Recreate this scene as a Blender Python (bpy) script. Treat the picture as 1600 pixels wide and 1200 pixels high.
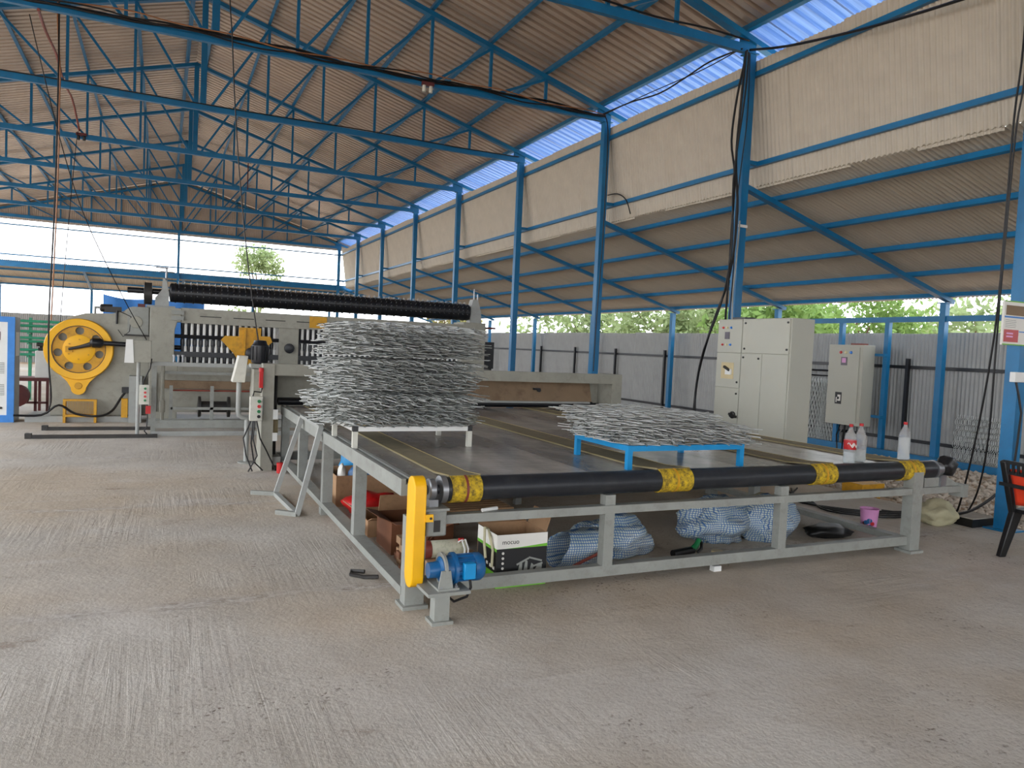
import bpy, math, random
import numpy as np
from mathutils import Matrix, Vector

random.seed(7)
rng = np.random.default_rng(11)
SC = bpy.context.scene
COL = SC.collection
for o in list(bpy.data.objects):
    bpy.data.objects.remove(o)

# ------------------------------------------------------------------ camera
# horizon / vanishing points measured on the 1600x1200 photograph
CAM_H, FPX = 1.60, 1165.0
_y = Vector((253 - 800, -(520 - 600), -FPX)).normalized()
_z = Vector((1, -0.046, 0)).cross(_y).normalized()
if _z.y < 0:
    _z = -_z
_x = _y.cross(_z)
ROT = Matrix((_x, _y, _z))                 # rows: world axes in camera space
cam_d = bpy.data.cameras.new('camera')
cam_d.sensor_width = 36.0
cam_d.lens = FPX / 1600 * 36.0
cam_d.clip_end = 500
cam = bpy.data.objects.new('camera', cam_d)
COL.objects.link(cam)
cam.matrix_world = Matrix.Translation((0, 0, CAM_H)) @ ROT.to_4x4()
SC.camera = cam


def pw(px, py, ax, val):
    """photo pixel -> point on the plane axis==val (metres)"""
    d = ROT @ Vector((px - 800, -(py - 600), -FPX))
    o = Vector((0, 0, CAM_H))
    return o + d * ((val - o[ax]) / d[ax])


# ------------------------------------------------------------------ world: bright hazy overcast sky
W = bpy.data.worlds.new('overcast_sky')
SC.world = W
W.use_nodes = True
nt = W.node_tree
nt.nodes.clear()
wo = nt.nodes.new('ShaderNodeOutputWorld')
bg = nt.nodes.new('ShaderNodeBackground')
bg.inputs[0].default_value = (0.93, 0.96, 1.0, 1)
bg.inputs[1].default_value = 4.6
nt.links.new(bg.outputs[0], wo.inputs[0])

SC.view_settings.view_transform = 'Standard'
SC.view_settings.look = 'None'
SC.view_settings.gamma = 1.0
SC.view_settings.use_curve_mapping = False
SC.view_settings.exposure = 0.0

# ------------------------------------------------------------------ materials
def srgb(r, g, b):
    f = lambda c: (c / 255 / 12.92) if c <= 10 else ((c / 255 + .055) / 1.055) ** 2.4
    return (f(r), f(g), f(b))


def newmat(name):
    m = bpy.data.materials.new(name)
    m.use_nodes = True
    return m, m.node_tree, m.node_tree.nodes['Principled BSDF']


def ramp(t, src, c0, c1, p0=.3, p1=.7):
    r = t.nodes.new('ShaderNodeValToRGB')
    r.color_ramp.elements[0].position = p0
    r.color_ramp.elements[1].position = p1
    r.color_ramp.elements[0].color = (*c0, 1)
    r.color_ramp.elements[1].color = (*c1, 1)
    t.links.new(src, r.inputs[0])
    return r.outputs[0]


def noise(t, scale, detail=4, rough=.55, vec=None, dist=0):
    n = t.nodes.new('ShaderNodeTexNoise')
    n.inputs['Scale'].default_value = scale
    n.inputs['Detail'].default_value = detail
    n.inputs['Roughness'].default_value = rough
    n.inputs['Distortion'].default_value = dist
    if vec is not None:
        t.links.new(vec, n.inputs['Vector'])
    return n.outputs['Fac']


def mapping(t, vec, scale=(1, 1, 1), rot=(0, 0, 0)):
    m = t.nodes.new('ShaderNodeMapping')
    m.inputs['Scale'].default_value = scale
    m.inputs['Rotation'].default_value = rot
    t.links.new(vec, m.inputs['Vector'])
    return m.outputs[0]


def coords(t, which='Object'):
    return t.nodes.new('ShaderNodeTexCoord').outputs[which]


def mix(t, a, b, fac, mode='MIX'):
    n = t.nodes.new('ShaderNodeMix')
    n.data_type = 'RGBA'
    n.blend_type = mode
    for s, v in ((n.inputs[0], fac), (n.inputs[6], a), (n.inputs[7], b)):
        if hasattr(v, 'is_linked'):
            t.links.new(v, s)
        elif isinstance(v, (int, float)):
            s.default_value = v
        else:
            s.default_value = (*v, 1)
    return n.outputs[2]


def bump(t, bsdf, h, strength=.3, dist=.01):
    b = t.nodes.new('ShaderNodeBump')
    b.inputs['Strength'].default_value = strength
    b.inputs['Distance'].default_value = dist
    t.links.new(h, b.inputs['Height'])
    t.links.new(b.outputs[0], bsdf.inputs['Normal'])


def paint(name, rgb, rough=.5, metal=0.0, var=.12, scale=6, dirt=None, dirt_amt=.5, bmp=0, spec=.5):
    m, t, p = newmat(name)
    c = srgb(*rgb)
    co = coords(t)
    out = ramp(t, noise(t, scale, 5, .6, co), [x * (1 - var) for x in c], [min(1, x * (1 + var)) for x in c])
    if dirt:
        f = ramp(t, noise(t, scale * 2.3, 6, .7, co), (0, 0, 0), (dirt_amt,) * 3, .5, .72)
        out = mix(t, out, srgb(*dirt), f)
    t.links.new(out, p.inputs['Base Color'])
    p.inputs['Roughness'].default_value = rough
    p.inputs['Metallic'].default_value = metal
    p.inputs['Specular IOR Level'].default_value = spec
    if bmp:
        bump(t, p, noise(t, scale * 12, 4, .6, co), bmp, .004)
    return m


M = {}
M['blue'] = paint('blue_paint', (4, 108, 158), .42, var=.15, scale=3, dirt=(60, 80, 100), dirt_amt=.25)
M['blue_light'] = paint('blue_paint_light', (8, 138, 198), .4, var=.08)
M['grey'] = paint('grey_machine_paint', (144, 146, 140), .5, var=.1, scale=5, dirt=(95, 88, 76), dirt_amt=.35)
M['grey_light'] = paint('light_grey_paint', (158, 160, 156), .45, var=.08, scale=5, dirt=(120, 112, 100), dirt_amt=.25)
M['grey_plate'] = paint('machine_plate', (152, 150, 138), .55, var=.1, scale=3, dirt=(110, 104, 92), dirt_amt=.4)
M['cream'] = paint('cream_enclosure_paint', (178, 177, 164), .45, var=.03, scale=2, dirt=(180, 170, 145), dirt_amt=.2)
M['white'] = paint('white_paint', (226, 226, 222), .5, var=.04)
M['offwhite'] = paint('offwhite_paint', (206, 204, 192), .5, var=.06, dirt=(120, 110, 95), dirt_amt=.25)
M['yellow'] = paint('yellow_paint', (242, 180, 4), .45, var=.06, scale=4)
M['ochre'] = paint('ochre_paint', (205, 150, 20), .5, var=.15, scale=4, dirt=(110, 80, 25), dirt_amt=.5)
M['black'] = paint('black_rubber', (22, 22, 23), .4, var=.2)
M['blackm'] = paint('black_steel', (20, 22, 28), .35, var=.25, scale=10)
M['cable'] = paint('black_cable', (16, 14, 15), .5, var=.2)
M['roller'] = paint('roller_black_rubber', (34, 37, 42), .36, var=.12, scale=4, dirt=(75, 75, 75), dirt_amt=.25)
M['steel'] = paint('bare_steel', (150, 152, 155), .35, .7, var=.15)
M['wire'] = paint('galvanised_wire', (205, 208, 205), .34, .5, var=.2, scale=12)
M['darksteel'] = paint('dark_oily_steel', (52, 50, 48), .5, .3, var=.25)
M['motor_blue'] = paint('motor_blue_paint', (16, 92, 146), .4, var=.15, dirt=(120, 110, 95), dirt_amt=.35)
M['shade_plate'] = paint('shaded_grey_plate', (100, 97, 88), .5, var=.2, scale=4, dirt=(52, 44, 38), dirt_amt=.7)  # plate colour darkened to stand for shade inside the reel frame; unused
M['red'] = paint('red_plastic', (190, 22, 22), .4, var=.15)
M['orange'] = paint('orange_red_cloth', (226, 62, 28), .7, var=.12)
M['maroon'] = paint('maroon_paint', (92, 36, 36), .5, var=.2)
M['redpipe'] = paint('red_conduit', (128, 58, 46), .55, var=.2)
M['orangewire'] = paint('orange_wire', (170, 115, 75), .5, var=.2)
M['green'] = paint('green_paint', (52, 140, 105), .5, var=.12)
M['card'] = paint('cardboard', (168, 132, 98), .85, var=.1, scale=8, dirt=(120, 92, 66), dirt_amt=.4)
M['card_dark'] = paint('brown_cardboard_dark', (104, 62, 36), .85, var=.15, scale=8)
M['wood'] = paint('old_wood', (140, 108, 76), .8, var=.2, scale=9)
M['board'] = paint('worn_brown_board', (134, 112, 88), .75, var=.12, scale=2, dirt=(92, 66, 46), dirt_amt=.6)
M['beltgrey'] = paint('belt_canvas_worn', (128, 118, 92), .9, var=.15, scale=10, bmp=.3)
M['beltedge'] = paint('belt_selvedge', (158, 142, 92), .85, var=.1)
M['sackcream'] = paint('cream_sack', (188, 182, 150), .8, var=.12, scale=6, bmp=.4)
M['pink'] = paint('pink_plastic', (218, 150, 200), .35, var=.05)
M['printblack'] = paint('print_black', (24, 24, 26), .5, var=.1)
M['printgreen'] = paint('print_green', (110, 180, 50), .55, var=.05)
M['printwhite'] = paint('print_white', (225, 222, 214), .6, var=.04)
M['redcap'] = paint('red_cap', (176, 20, 24), .4, var=.05)
M['tarp'] = paint('blue_tarp', (60, 130, 205), .6, var=.1)
M['tin'] = paint('spotted_tin', (205, 202, 180), .5, var=.06, scale=20, dirt=(130, 140, 90), dirt_amt=.6)
M['earth'] = paint('dry_earth', (176, 152, 128), .95, var=.15, scale=.6, dirt=(140, 118, 96), dirt_amt=.4, bmp=.4)
M['stone'] = paint('gravel_stone', (186, 174, 160), .9, var=.3, scale=3)
M['mortar'] = paint('mortar', (172, 164, 152), .9, var=.12)
M['bark'] = paint('bark', (95, 78, 60), .9, var=.2)
M['led_red'] = paint('lens_red', (200, 40, 40), .3, var=.02)
M['led_blue'] = paint('lens_blue', (50, 130, 220), .3, var=.02)
M['led_yellow'] = paint('lens_cream', (225, 215, 170), .3, var=.02)
M['led_green'] = paint('lens_green', (30, 120, 70), .3, var=.02)
M['meter'] = paint('meter_grey', (88, 80, 90), .3, var=.1)
M['beige_panel'] = paint('beige_switch_plate', (200, 182, 140), .5, var=.05)


def leafmat(name, rgb):
    m, t, p = newmat(name)
    c = srgb(*rgb)
    out = ramp(t, noise(t, .9, 4, .6, coords(t)), [x * .65 for x in c], [min(1, x * 1.25) for x in c])
    t.links.new(out, p.inputs['Base Color'])
    p.inputs['Roughness'].default_value = .7
    tr = t.nodes.new('ShaderNodeBsdfTranslucent')
    t.links.new(out, tr.inputs[0])
    ms = t.nodes.new('ShaderNodeMixShader')
    ms.inputs[0].default_value = .4
    t.links.new(p.outputs[0], ms.inputs[1])
    t.links.new(tr.outputs[0], ms.inputs[2])
    t.links.new(ms.outputs[0], t.nodes['Material Output'].inputs[0])
    return m


M['leaf'] = leafmat('leaf_green', (112, 142, 76))
M['leaf_pale'] = leafmat('leaf_pale', (132, 150, 104))
M['leaf_olive'] = leafmat('leaf_olive', (148, 146, 96))


def sheet_mat(name, rgb, rough, metal, streak_axis, dirt, amt):
    m, t, p = newmat(name)
    c = srgb(*rgb)
    co = coords(t)
    sc = [3, 3, 3]
    sc[streak_axis] = .45
    out = ramp(t, noise(t, 1.0, 5, .6, mapping(t, co, sc)), [x * .90 for x in c], [min(1, x * 1.07) for x in c], .25, .75)
    f = ramp(t, noise(t, .9, 5, .65, co), (0, 0, 0), (amt,) * 3, .5, .8)
    out = mix(t, out, srgb(*dirt), f)
    t.links.new(out, p.inputs['Base Color'])
    p.inputs['Roughness'].default_value = rough
    p.inputs['Metallic'].default_value = metal
    return m


M['roof'] = sheet_mat('roof_sheet_underside', (194, 177, 162), .30, .35, 0, (152, 130, 112), .5)
M['clad'] = sheet_mat('beige_cladding_sheet', (196, 187, 171), .6, 0, 2, (176, 160, 134), .3)
M['lean'] = sheet_mat('lean_roof_sheet', (196, 187, 171), .6, 0, 0, (176, 160, 134), .3)
M['gable'] = sheet_mat('gable_sheet', (194, 177, 162), .42, .1, 2, (152, 130, 112), .5)
M['fence'] = sheet_mat('grey_fence_sheet', (162, 163, 161), .5, .1, 2, (132, 132, 129), .4)


def translucent_sheet():
    m, t, p = newmat('blue_translucent_sheet')
    c = srgb(84, 122, 178)
    out = ramp(t, noise(t, 1.0, 4, .5, mapping(t, coords(t), (.5, 14, 14))), [x * .75 for x in c], [min(1, x * 1.35 + .05) for x in c])
    t.links.new(out, p.inputs['Base Color'])
    p.inputs['Roughness'].default_value = .3
    tr = t.nodes.new('ShaderNodeBsdfTranslucent')
    t.links.new(out, tr.inputs[0])
    ms = t.nodes.new('ShaderNodeMixShader')
    ms.inputs[0].default_value = .32
    t.links.new(p.outputs[0], ms.inputs[1])
    t.links.new(tr.outputs[0], ms.inputs[2])
    t.links.new(ms.outputs[0], t.nodes['Material Output'].inputs[0])
    return m


M['blue_sheet'] = translucent_sheet()


def concrete():
    m, t, p = newmat('brushed_concrete')
    co = coords(t)
    base = ramp(t, noise(t, .35, 6, .6, co), srgb(188, 180, 168), srgb(207, 201, 192), .35, .65)
    # warmer, dustier patches with their own outline
    f = ramp(t, noise(t, .20, 5, .6, mapping(t, co, (1, 1.4, 1), (0, 0, .4))), (0, 0, 0), (.7,) * 3, .46, .62)
    base = mix(t, base, srgb(192, 173, 147), f)
    # cloudy trowel variation
    base = mix(t, base, ramp(t, noise(t, 2.2, 6, .62, co), (.86, .85, .84), (1.0, 1.0, 1.0), .38, .6), .8, 'MULTIPLY')
    # brush ridges in broken patches, two directions (mostly relief)
    n1 = mapping(t, co, (19, .8, 1), (0, 0, .12))
    w1 = noise(t, 1.0, 4, .6, n1, .9)
    w2 = noise(t, 1.0, 4, .6, mapping(t, co, (.9, 17, 1), (0, 0, -.15)), .9)
    sel = ramp(t, noise(t, .42, 4, .6, co), (0, 0, 0), (1, 1, 1), .52, .57)
    w = mix(t, w1, w2, sel)
    patch = ramp(t, noise(t, .75, 5, .65, mapping(t, co, (1, .7, 1), (0, 0, .8))), (0, 0, 0), (1, 1, 1), .47, .64)
    strip = mix(t, (1, 1, 1), ramp(t, w, (.70, .67, .64), (1, 1, 1), .36, .46), patch)
    base = mix(t, base, strip, .55, 'MULTIPLY')
    # clusters of small dark pits
    pits = noise(t, 30, 5, .7, co)
    clus = ramp(t, noise(t, .85, 6, .7, mapping(t, co, (1, 1.3, 1))), (0, 0, 0), (1, 1, 1), .52, .66)
    pm = mix(t, (0, 0, 0), ramp(t, pits, (1, 1, 1), (0, 0, 0), .34, .43), clus)
    base = mix(t, base, srgb(100, 84, 70), pm)
    fine = noise(t, 60, 5, .7, co)
    base = mix(t, base, ramp(t, fine, (.84, .82, .8), (1, 1, 1), .36, .5), .7, 'MULTIPLY')
    # scuffs and stains
    st = ramp(t, noise(t, 1.4, 9, .78, mapping(t, co, (.7, 1.7, 1))), (0, 0, 0), (.55,) * 3, .60, .68)
    base = mix(t, base, srgb(134, 112, 92), st)
    st2 = ramp(t, noise(t, .9, 8, .72, mapping(t, co, (.45, 1.8, 1))), (0, 0, 0), (.45,) * 3, .57, .70)
    base = mix(t, base, srgb(208, 205, 202), st2)
    # rough construction joints across the slab
    sx = t.nodes.new('ShaderNodeSeparateXYZ')
    t.links.new(co, sx.inputs[0])
    jn = None
    for yc in (4.75 - 10.05, 7.55 - 10.05, 10.6 - 10.05, 1.2 - 10.05):
        sub = t.nodes.new('ShaderNodeMath'); sub.operation = 'ADD'; sub.inputs[1].default_value = -yc
        t.links.new(sx.outputs[1], sub.inputs[0])
        wv = t.nodes.new('ShaderNodeMath'); wv.operation = 'MULTIPLY_ADD'
        t.links.new(noise(t, .8, 6, .75, co), wv.inputs[0]); wv.inputs[1].default_value = .5; wv.inputs[2].default_value = -.25
        s2 = t.nodes.new('ShaderNodeMath'); s2.operation = 'ADD'
        t.links.new(sub.outputs[0], s2.inputs[0]); t.links.new(wv.outputs[0], s2.inputs[1])
        ab = t.nodes.new('ShaderNodeMath'); ab.operation = 'ABSOLUTE'
        t.links.new(s2.outputs[0], ab.inputs[0])
        q = ramp(t, ab.outputs[0], (1, 1, 1), (0, 0, 0), .0, .10)
        jn = q if jn is None else mix(t, jn, q, 1.0, 'LIGHTEN')
    gritty = noise(t, 16, 7, .8, mapping(t, co, (.6, 1.4, 1)))
    jcol = ramp(t, gritty, srgb(112, 96, 82), srgb(206, 202, 197), .40, .56)
    jm = mix(t, jn, ramp(t, noise(t, 1.6, 5, .7, co), (.1,) * 3, (.7,) * 3, .4, .6), 1.0, 'MULTIPLY')
    base = mix(t, base, jcol, jm)
    t.links.new(base, p.inputs['Base Color'])
    p.inputs['Roughness'].default_value = .85
    p.inputs['Specular IOR Level'].default_value = .3
    h1 = mix(t, (.5, .5, .5), w, patch)
    h1 = mix(t, h1, pits, .38)
    h1 = mix(t, h1, noise(t, 6, 6, .7, co), .3)
    h2 = mix(t, h1, gritty, jm)
    bump(t, p, h2, .9, .026)
    return m


M['concrete'] = concrete()


def deckmat():
    m, t, p = newmat('worn_table_plate')
    co = coords(t)
    a = ramp(t, noise(t, 1.2, 6, .65, mapping(t, co, (1, .4, 1))), srgb(96, 92, 90), srgb(178, 172, 164), .36, .64)
    s = ramp(t, noise(t, 1.0, 5, .7, mapping(t, co, (1.4, 26, 1), (0, 0, .15))), (.72, .7, .68), (1, 1, 1), .35, .6)
    a = mix(t, a, s, .7, 'MULTIPLY')
    t.links.new(a, p.inputs['Base Color'])
    p.inputs['Roughness'].default_value = .26
    bump(t, p, noise(t, 60, 3, .6, co), .1, .003)
    return m


M['deck'] = deckmat()


def beltyellow():
    m, t, p = newmat('yellow_woven_belt')
    co = coords(t)
    n = noise(t, 26, 6, .8, co)
    a = ramp(t, n, srgb(86, 72, 34), srgb(214, 178, 32), .36, .6)
    t.links.new(a, p.inputs['Base Color'])
    p.inputs['Roughness'].default_value = .8
    bump(t, p, n, .5, .006)
    return m


M['beltyellow'] = beltyellow()


def checkcloth():
    m, t, p = newmat('checked_woven_sack')
    co = coords(t)

    def lines(axis, sc):
        w = t.nodes.new('ShaderNodeTexWave')
        w.bands_direction = axis
        w.inputs['Scale'].default_value = sc
        w.inputs['Distortion'].default_value = 1.6
        w.inputs['Detail'].default_value = 2
        w.inputs['Detail Scale'].default_value = .6
        t.links.new(co, w.inputs['Vector'])
        return ramp(t, w.outputs['Fac'], (0, 0, 0), (1, 1, 1), .68, .92)
    base = ramp(t, noise(t, 5, 4, .6, co), srgb(168, 184, 176), srgb(214, 222, 216))
    a = mix(t, base, srgb(66, 108, 162), lines('X', 17))
    a = mix(t, a, srgb(66, 108, 162), lines('Z', 17))
    d = ramp(t, noise(t, 3.4, 5, .6, co), (0, 0, 0), (.55,) * 3, .52, .7)
    a = mix(t, a, srgb(112, 104, 84), d)
    t.links.new(a, p.inputs['Base Color'])
    p.inputs['Roughness'].default_value = .65
    bump(t, p, noise(t, 14, 4, .6, co), .5, .02)
    return m


M['check'] = checkcloth()


def clearplastic():
    m, t, p = newmat('clear_bottle_plastic')
    p.inputs['Base Color'].default_value = (.95, .96, .97, 1)
    p.inputs['Roughness'].default_value = .12
    p.inputs['IOR'].default_value = 1.2
    p.inputs['Transmission Weight'].default_value = .75
    p.inputs['Alpha'].default_value = .55
    return m


def watermat():
    m, t, p = newmat('water')
    p.inputs['Base Color'].default_value = (.9, .95, .96, 1)
    p.inputs['Roughness'].default_value = .05
    p.inputs['IOR'].default_value = 1.25
    p.inputs['Transmission Weight'].default_value = .8
    return m


M['plastic'] = clearplastic()
M['water'] = watermat()


# ------------------------------------------------------------------ mesh helpers
class MB:
    def __init__(s):
        s.v, s.f = [], []

    def add(s, vs, fs):
        n = len(s.v)
        s.v += [tuple(v) for v in vs]
        s.f += [tuple(i + n for i in f) for f in fs]
        return s

    def box(s, x0, x1, y0, y1, z0, z1):
        return s.add([(x0, y0, z0), (x1, y0, z0), (x1, y1, z0), (x0, y1, z0), (x0, y0, z1), (x1, y0, z1), (x1, y1, z1), (x0, y1, z1)],
                     [(0, 3, 2, 1), (4, 5, 6, 7), (0, 1, 5, 4), (1, 2, 6, 5), (2, 3, 7, 6), (3, 0, 4, 7)])

    def cbox(s, c, d, rot=None):
        R = rot or Matrix.Identity(3)
        vs = []
        for z in (-1, 1):
            for x, y in ((-1, -1), (1, -1), (1, 1), (-1, 1)):
                vs.append(Vector(c) + R @ Vector((x * d[0] / 2, y * d[1] / 2, z * d[2] / 2)))
        return s.add(vs, [(0, 3, 2, 1), (4, 5, 6, 7), (0, 1, 5, 4), (1, 2, 6, 5), (2, 3, 7, 6), (3, 0, 4, 7)])

    def bar(s, p0, p1, w, h, up=(0, 0, 1)):
        """rectangular bar from p0 to p1, w across, h along 'up'"""
        p0, p1 = Vector(p0), Vector(p1)
        d = (p1 - p0).normalized()
        u = Vector(up)
        if abs(d.dot(u)) > .98:
            u = Vector((0, 1, 0))
        r = d.cross(u).normalized()
        u = r.cross(d).normalized()
        vs = []
        for p in (p0, p1):
            for a, b in ((-1, -1), (1, -1), (1, 1), (-1, 1)):
                vs.append(p + r * (a * w / 2) + u * (b * h / 2))
        return s.add(vs, [(0, 1, 2, 3), (7, 6, 5, 4), (0, 4, 5, 1), (1, 5, 6, 2), (2, 6, 7, 3), (3, 7, 4, 0)])

    def tube(s, pts, r, n=8, cap=True):
        pts = [Vector(p) for p in pts]
        rs = r if isinstance(r, (list, tuple)) else [r] * len(pts)
        base = len(s.v)
        prev = None
        for i, p in enumerate(pts):
            d = (pts[min(i + 1, len(pts) - 1)] - pts[max(i - 1, 0)]).normalized()
            if prev is None:
                a = Vector((0, 0, 1)) if abs(d.z) < .9 else Vector((1, 0, 0))
                prev = d.cross(a).normalized()
            prev = (prev - d * prev.dot(d)).normalized()
            q = d.cross(prev)
            for k in range(n):
                t = 2 * math.pi * k / n
                s.v.append(tuple(p + (prev * math.cos(t) + q * math.sin(t)) * rs[i]))
        for i in range(len(pts) - 1):
            for k in range(n):
                a = base + i * n + k
                b = base + i * n + (k + 1) % n
                s.f.append((a, b, b + n, a + n))
        if cap:
            s.f.append(tuple(base + k for k in reversed(range(n))))
            e = base + (len(pts) - 1) * n
            s.f.append(tuple(e + k for k in range(n)))
        return s

    def lathe(s, prof, c=(0, 0, 0), axis='Z', n=24, cap=True):
        """prof: list of (r, t) along axis"""
        base = len(s.v)
        for r, t in prof:
            for k in range(n):
                a = 2 * math.pi * k / n
                u, v = r * math.cos(a), r * math.sin(a)
                q = {'Z': (u, v, t), 'X': (t, u, v), 'Y': (v, t, u)}[axis]
                s.v.append((c[0] + q[0], c[1] + q[1], c[2] + q[2]))
        for i in range(len(prof) - 1):
            for k in range(n):
                a = base + i * n + k
                b = base + i * n + (k + 1) % n
                s.f.append((a, b, b + n, a + n))
        if cap:
            s.f.append(tuple(base + k for k in reversed(range(n))))
            e = base + (len(prof) - 1) * n
            s.f.append(tuple(e + k for k in range(n)))
        return s

    def prism(s, poly, a, b, axis='Y'):
        """extrude 2-D polygon between a and b along axis; poly in the remaining two axes in order"""
        n = len(poly)

        def P(u, v, t):
            return {'Y': (u, t, v), 'X': (t, u, v), 'Z': (u, v, t)}[axis]
        vs = [P(u, v, a) for u, v in poly] + [P(u, v, b) for u, v in poly]
        fs = [tuple(range(n)), tuple(reversed(range(n, 2 * n)))]
        fs += [(i, i + n, (i + 1) % n + n, (i + 1) % n) for i in range(n)]
        return s.add(vs, fs)


def mesh_from(name, mb, mat, smooth=35):
    me = bpy.data.meshes.new(name)
    me.from_pydata(mb.v, [], mb.f)
    import bmesh
    bm = bmesh.new()
    bm.from_mesh(me)
    bmesh.ops.recalc_face_normals(bm, faces=bm.faces)
    bm.to_mesh(me)
    bm.free()
    if smooth:
        me.polygons.foreach_set('use_smooth', [True] * len(me.polygons))
        me.set_sharp_from_angle(angle=math.radians(smooth))
    if mat:
        me.materials.append(M[mat] if isinstance(mat, str) else mat)
    return me


def put(name, me, parent=None, loc=None):
    o = bpy.data.objects.new(name, me)
    COL.objects.link(o)
    if loc is not None:
        o.location = loc
    if parent is not None:
        o.parent = parent
    return o


def tag(o, label=None, cat=None, group=None, kind=None):
    for k, v in (('label', label), ('category', cat), ('group', group), ('kind', kind)):
        if v:
            o[k] = v
    return o


def gpos(p):
    q = Vector((0, 0, 0))
    while p is not None:
        q += p.location
        p = p.parent
    return q


def part(name, mb, mat, parent=None, smooth=35, bevel=0, label=None):
    """mb given in world coordinates (parents only ever translated at build time)"""
    xs = np.array(mb.v)
    c = Vector(((xs[:, 0].min() + xs[:, 0].max()) / 2, (xs[:, 1].min() + xs[:, 1].max()) / 2, xs[:, 2].min()))
    mb.v = [tuple(v) for v in (xs - np.array(c))]
    o = put(name, mesh_from(name, mb, mat, smooth), parent, c - gpos(parent))
    if bevel:
        b = o.modifiers.new('bevel', 'BEVEL')
        b.width = bevel
        b.segments = 2
        b.limit_method = 'ANGLE'
    if label:
        o['label'] = label
    return o


def thing(name, loc, label, cat, group=None):
    o = bpy.data.objects.new(name, None)
    COL.objects.link(o)
    o.location = loc
    o.empty_display_size = .1
    return tag(o, label, cat, group)


def single(name, mb, mat, label, cat, group=None, smooth=35, bevel=0):
    return tag(part(name, mb, mat, None, smooth, bevel), label, cat, group)


def dup(o, loc=None, parent=None):
    c = o.copy()
    COL.objects.link(c)
    if parent is not None:
        c.parent = parent
    if loc is not None:
        c.location = loc
    for ch in o.children:
        dup(ch, None, c)
    return c


def wires(P0, P1, r, n=3):
    """numpy: prism per segment -> verts, faces"""
    P0, P1 = np.asarray(P0, float), np.asarray(P1, float)
    d = P1 - P0
    d /= np.linalg.norm(d, axis=1)[:, None] + 1e-9
    a = np.tile(np.array([0, 0, 1.0]), (len(d), 1))
    a[np.abs(d[:, 2]) > .9] = (1, 0, 0)
    u = np.cross(d, a)
    u /= np.linalg.norm(u, axis=1)[:, None]
    w = np.cross(d, u)
    ring = []
    for k in range(n):
        t = 2 * math.pi * k / n + .5
        ring.append(u * math.cos(t) * r + w * math.sin(t) * r)
    V = np.stack([P0 + q for q in ring] + [P1 + q for q in ring], 1).reshape(-1, 3)
    base = np.arange(len(P0))[:, None] * (2 * n)
    F = np.concatenate([np.stack([base[:, 0] + k, base[:, 0] + (k + 1) % n, base[:, 0] + n + (k + 1) % n, base[:, 0] + n + k], 1) for k in range(n)], 0)
    return V, F


def npmesh(name, V, F, mat, smooth=False):
    me = bpy.data.meshes.new(name)
    k = F.shape[1]
    me.vertices.add(len(V))
    me.vertices.foreach_set('co', np.asarray(V, np.float32).ravel())
    me.loops.add(F.size)
    me.loops.foreach_set('vertex_index', F.astype(np.int32).ravel())
    me.polygons.add(len(F))
    me.polygons.foreach_set('loop_start', np.arange(0, F.size, k, dtype=np.int32))
    me.polygons.foreach_set('loop_total', np.full(len(F), k, np.int32))
    if smooth:
        me.polygons.foreach_set('use_smooth', np.ones(len(F), bool))
    me.update()
    me.validate()
    me.materials.append(M[mat])
    return me


def npthing(name, V, F, mat, parent=None, smooth=False):
    V = np.asarray(V)
    c = np.array([(V[:, 0].min() + V[:, 0].max()) / 2, (V[:, 1].min() + V[:, 1].max()) / 2, V[:, 2].min()])
    return put(name, npmesh(name, V - c, F, mat, smooth), parent, Vector(c) - gpos(parent))


def text_mesh(name, body, size, mat, parent, origin, xdir, updir, align='LEFT'):
    cu = bpy.data.curves.new(name, 'FONT')
    cu.body = body
    cu.size = size
    cu.extrude = .0004
    cu.align_x = align
    to = bpy.data.objects.new(name, cu)
    COL.objects.link(to)
    dg = bpy.context.evaluated_depsgraph_get()
    me = bpy.data.meshes.new_from_object(to.evaluated_get(dg))
    bpy.data.objects.remove(to)
    me.materials.clear()
    me.materials.append(M[mat])
    x, u = Vector(xdir).normalized(), Vector(updir).normalized()
    z = x.cross(u)
    R = Matrix((x, u, z)).transposed()
    me.transform(R.to_4x4())
    return put(name, me, parent, Vector(origin) - gpos(parent))

# ================================================================== STRUCTURE
YT = [0.6, 4.62, 8.74, 12.68, 16.5, 20.65, 24.75, 28.95, 33.0, 36.9]   # column / truss lines
YBACK = [-15.4, -11.4, -7.4, -3.4]          # bays behind the photographer
XR, XC, XL = 0.65, 7.75, -6.45            # ridge, right columns, left columns
SL = 0.286                                 # roof slope
ZT = lambda x: 8.33 - SL * abs(x - XR)     # top chord axis
Y0, Y1 = -15.6, 37.1


def corr_mesh(name, length, width, pitch, amp, mat, kind='sine', seg=6):
    """sheet: ribs along +x (0..length), across +y (0..width)"""
    prof = []
    n = int(round(width / pitch))
    p = width / n
    for i in range(n):
        if kind == 'sine':
            for k in range(seg):
                prof.append((p * (i + k / seg), amp * .5 * math.sin(2 * math.pi * k / seg)))
        else:
            for t, z in ((0, 0), (.50, 0), (.58, amp), (.86, amp), (.94, 0)):
                prof.append((p * (i + t), z))
    prof.append((width, 0))
    prof.append((width + .03, -.001 if kind == 'sine' else -.002))
    mb = MB()
    m = len(prof)
    for x in (0, length):
        for y, z in prof:
            mb.v.append((x, y, z))
    mb.f = [(i, i + 1, m + i + 1, m + i) for i in range(m - 1)]
    me = bpy.data.meshes.new(name)
    me.from_pydata(mb.v, [], mb.f)
    if kind == 'sine':
        me.polygons.foreach_set('use_smooth', [True] * len(me.polygons))
    me.materials.append(M[mat])
    return me


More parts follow.
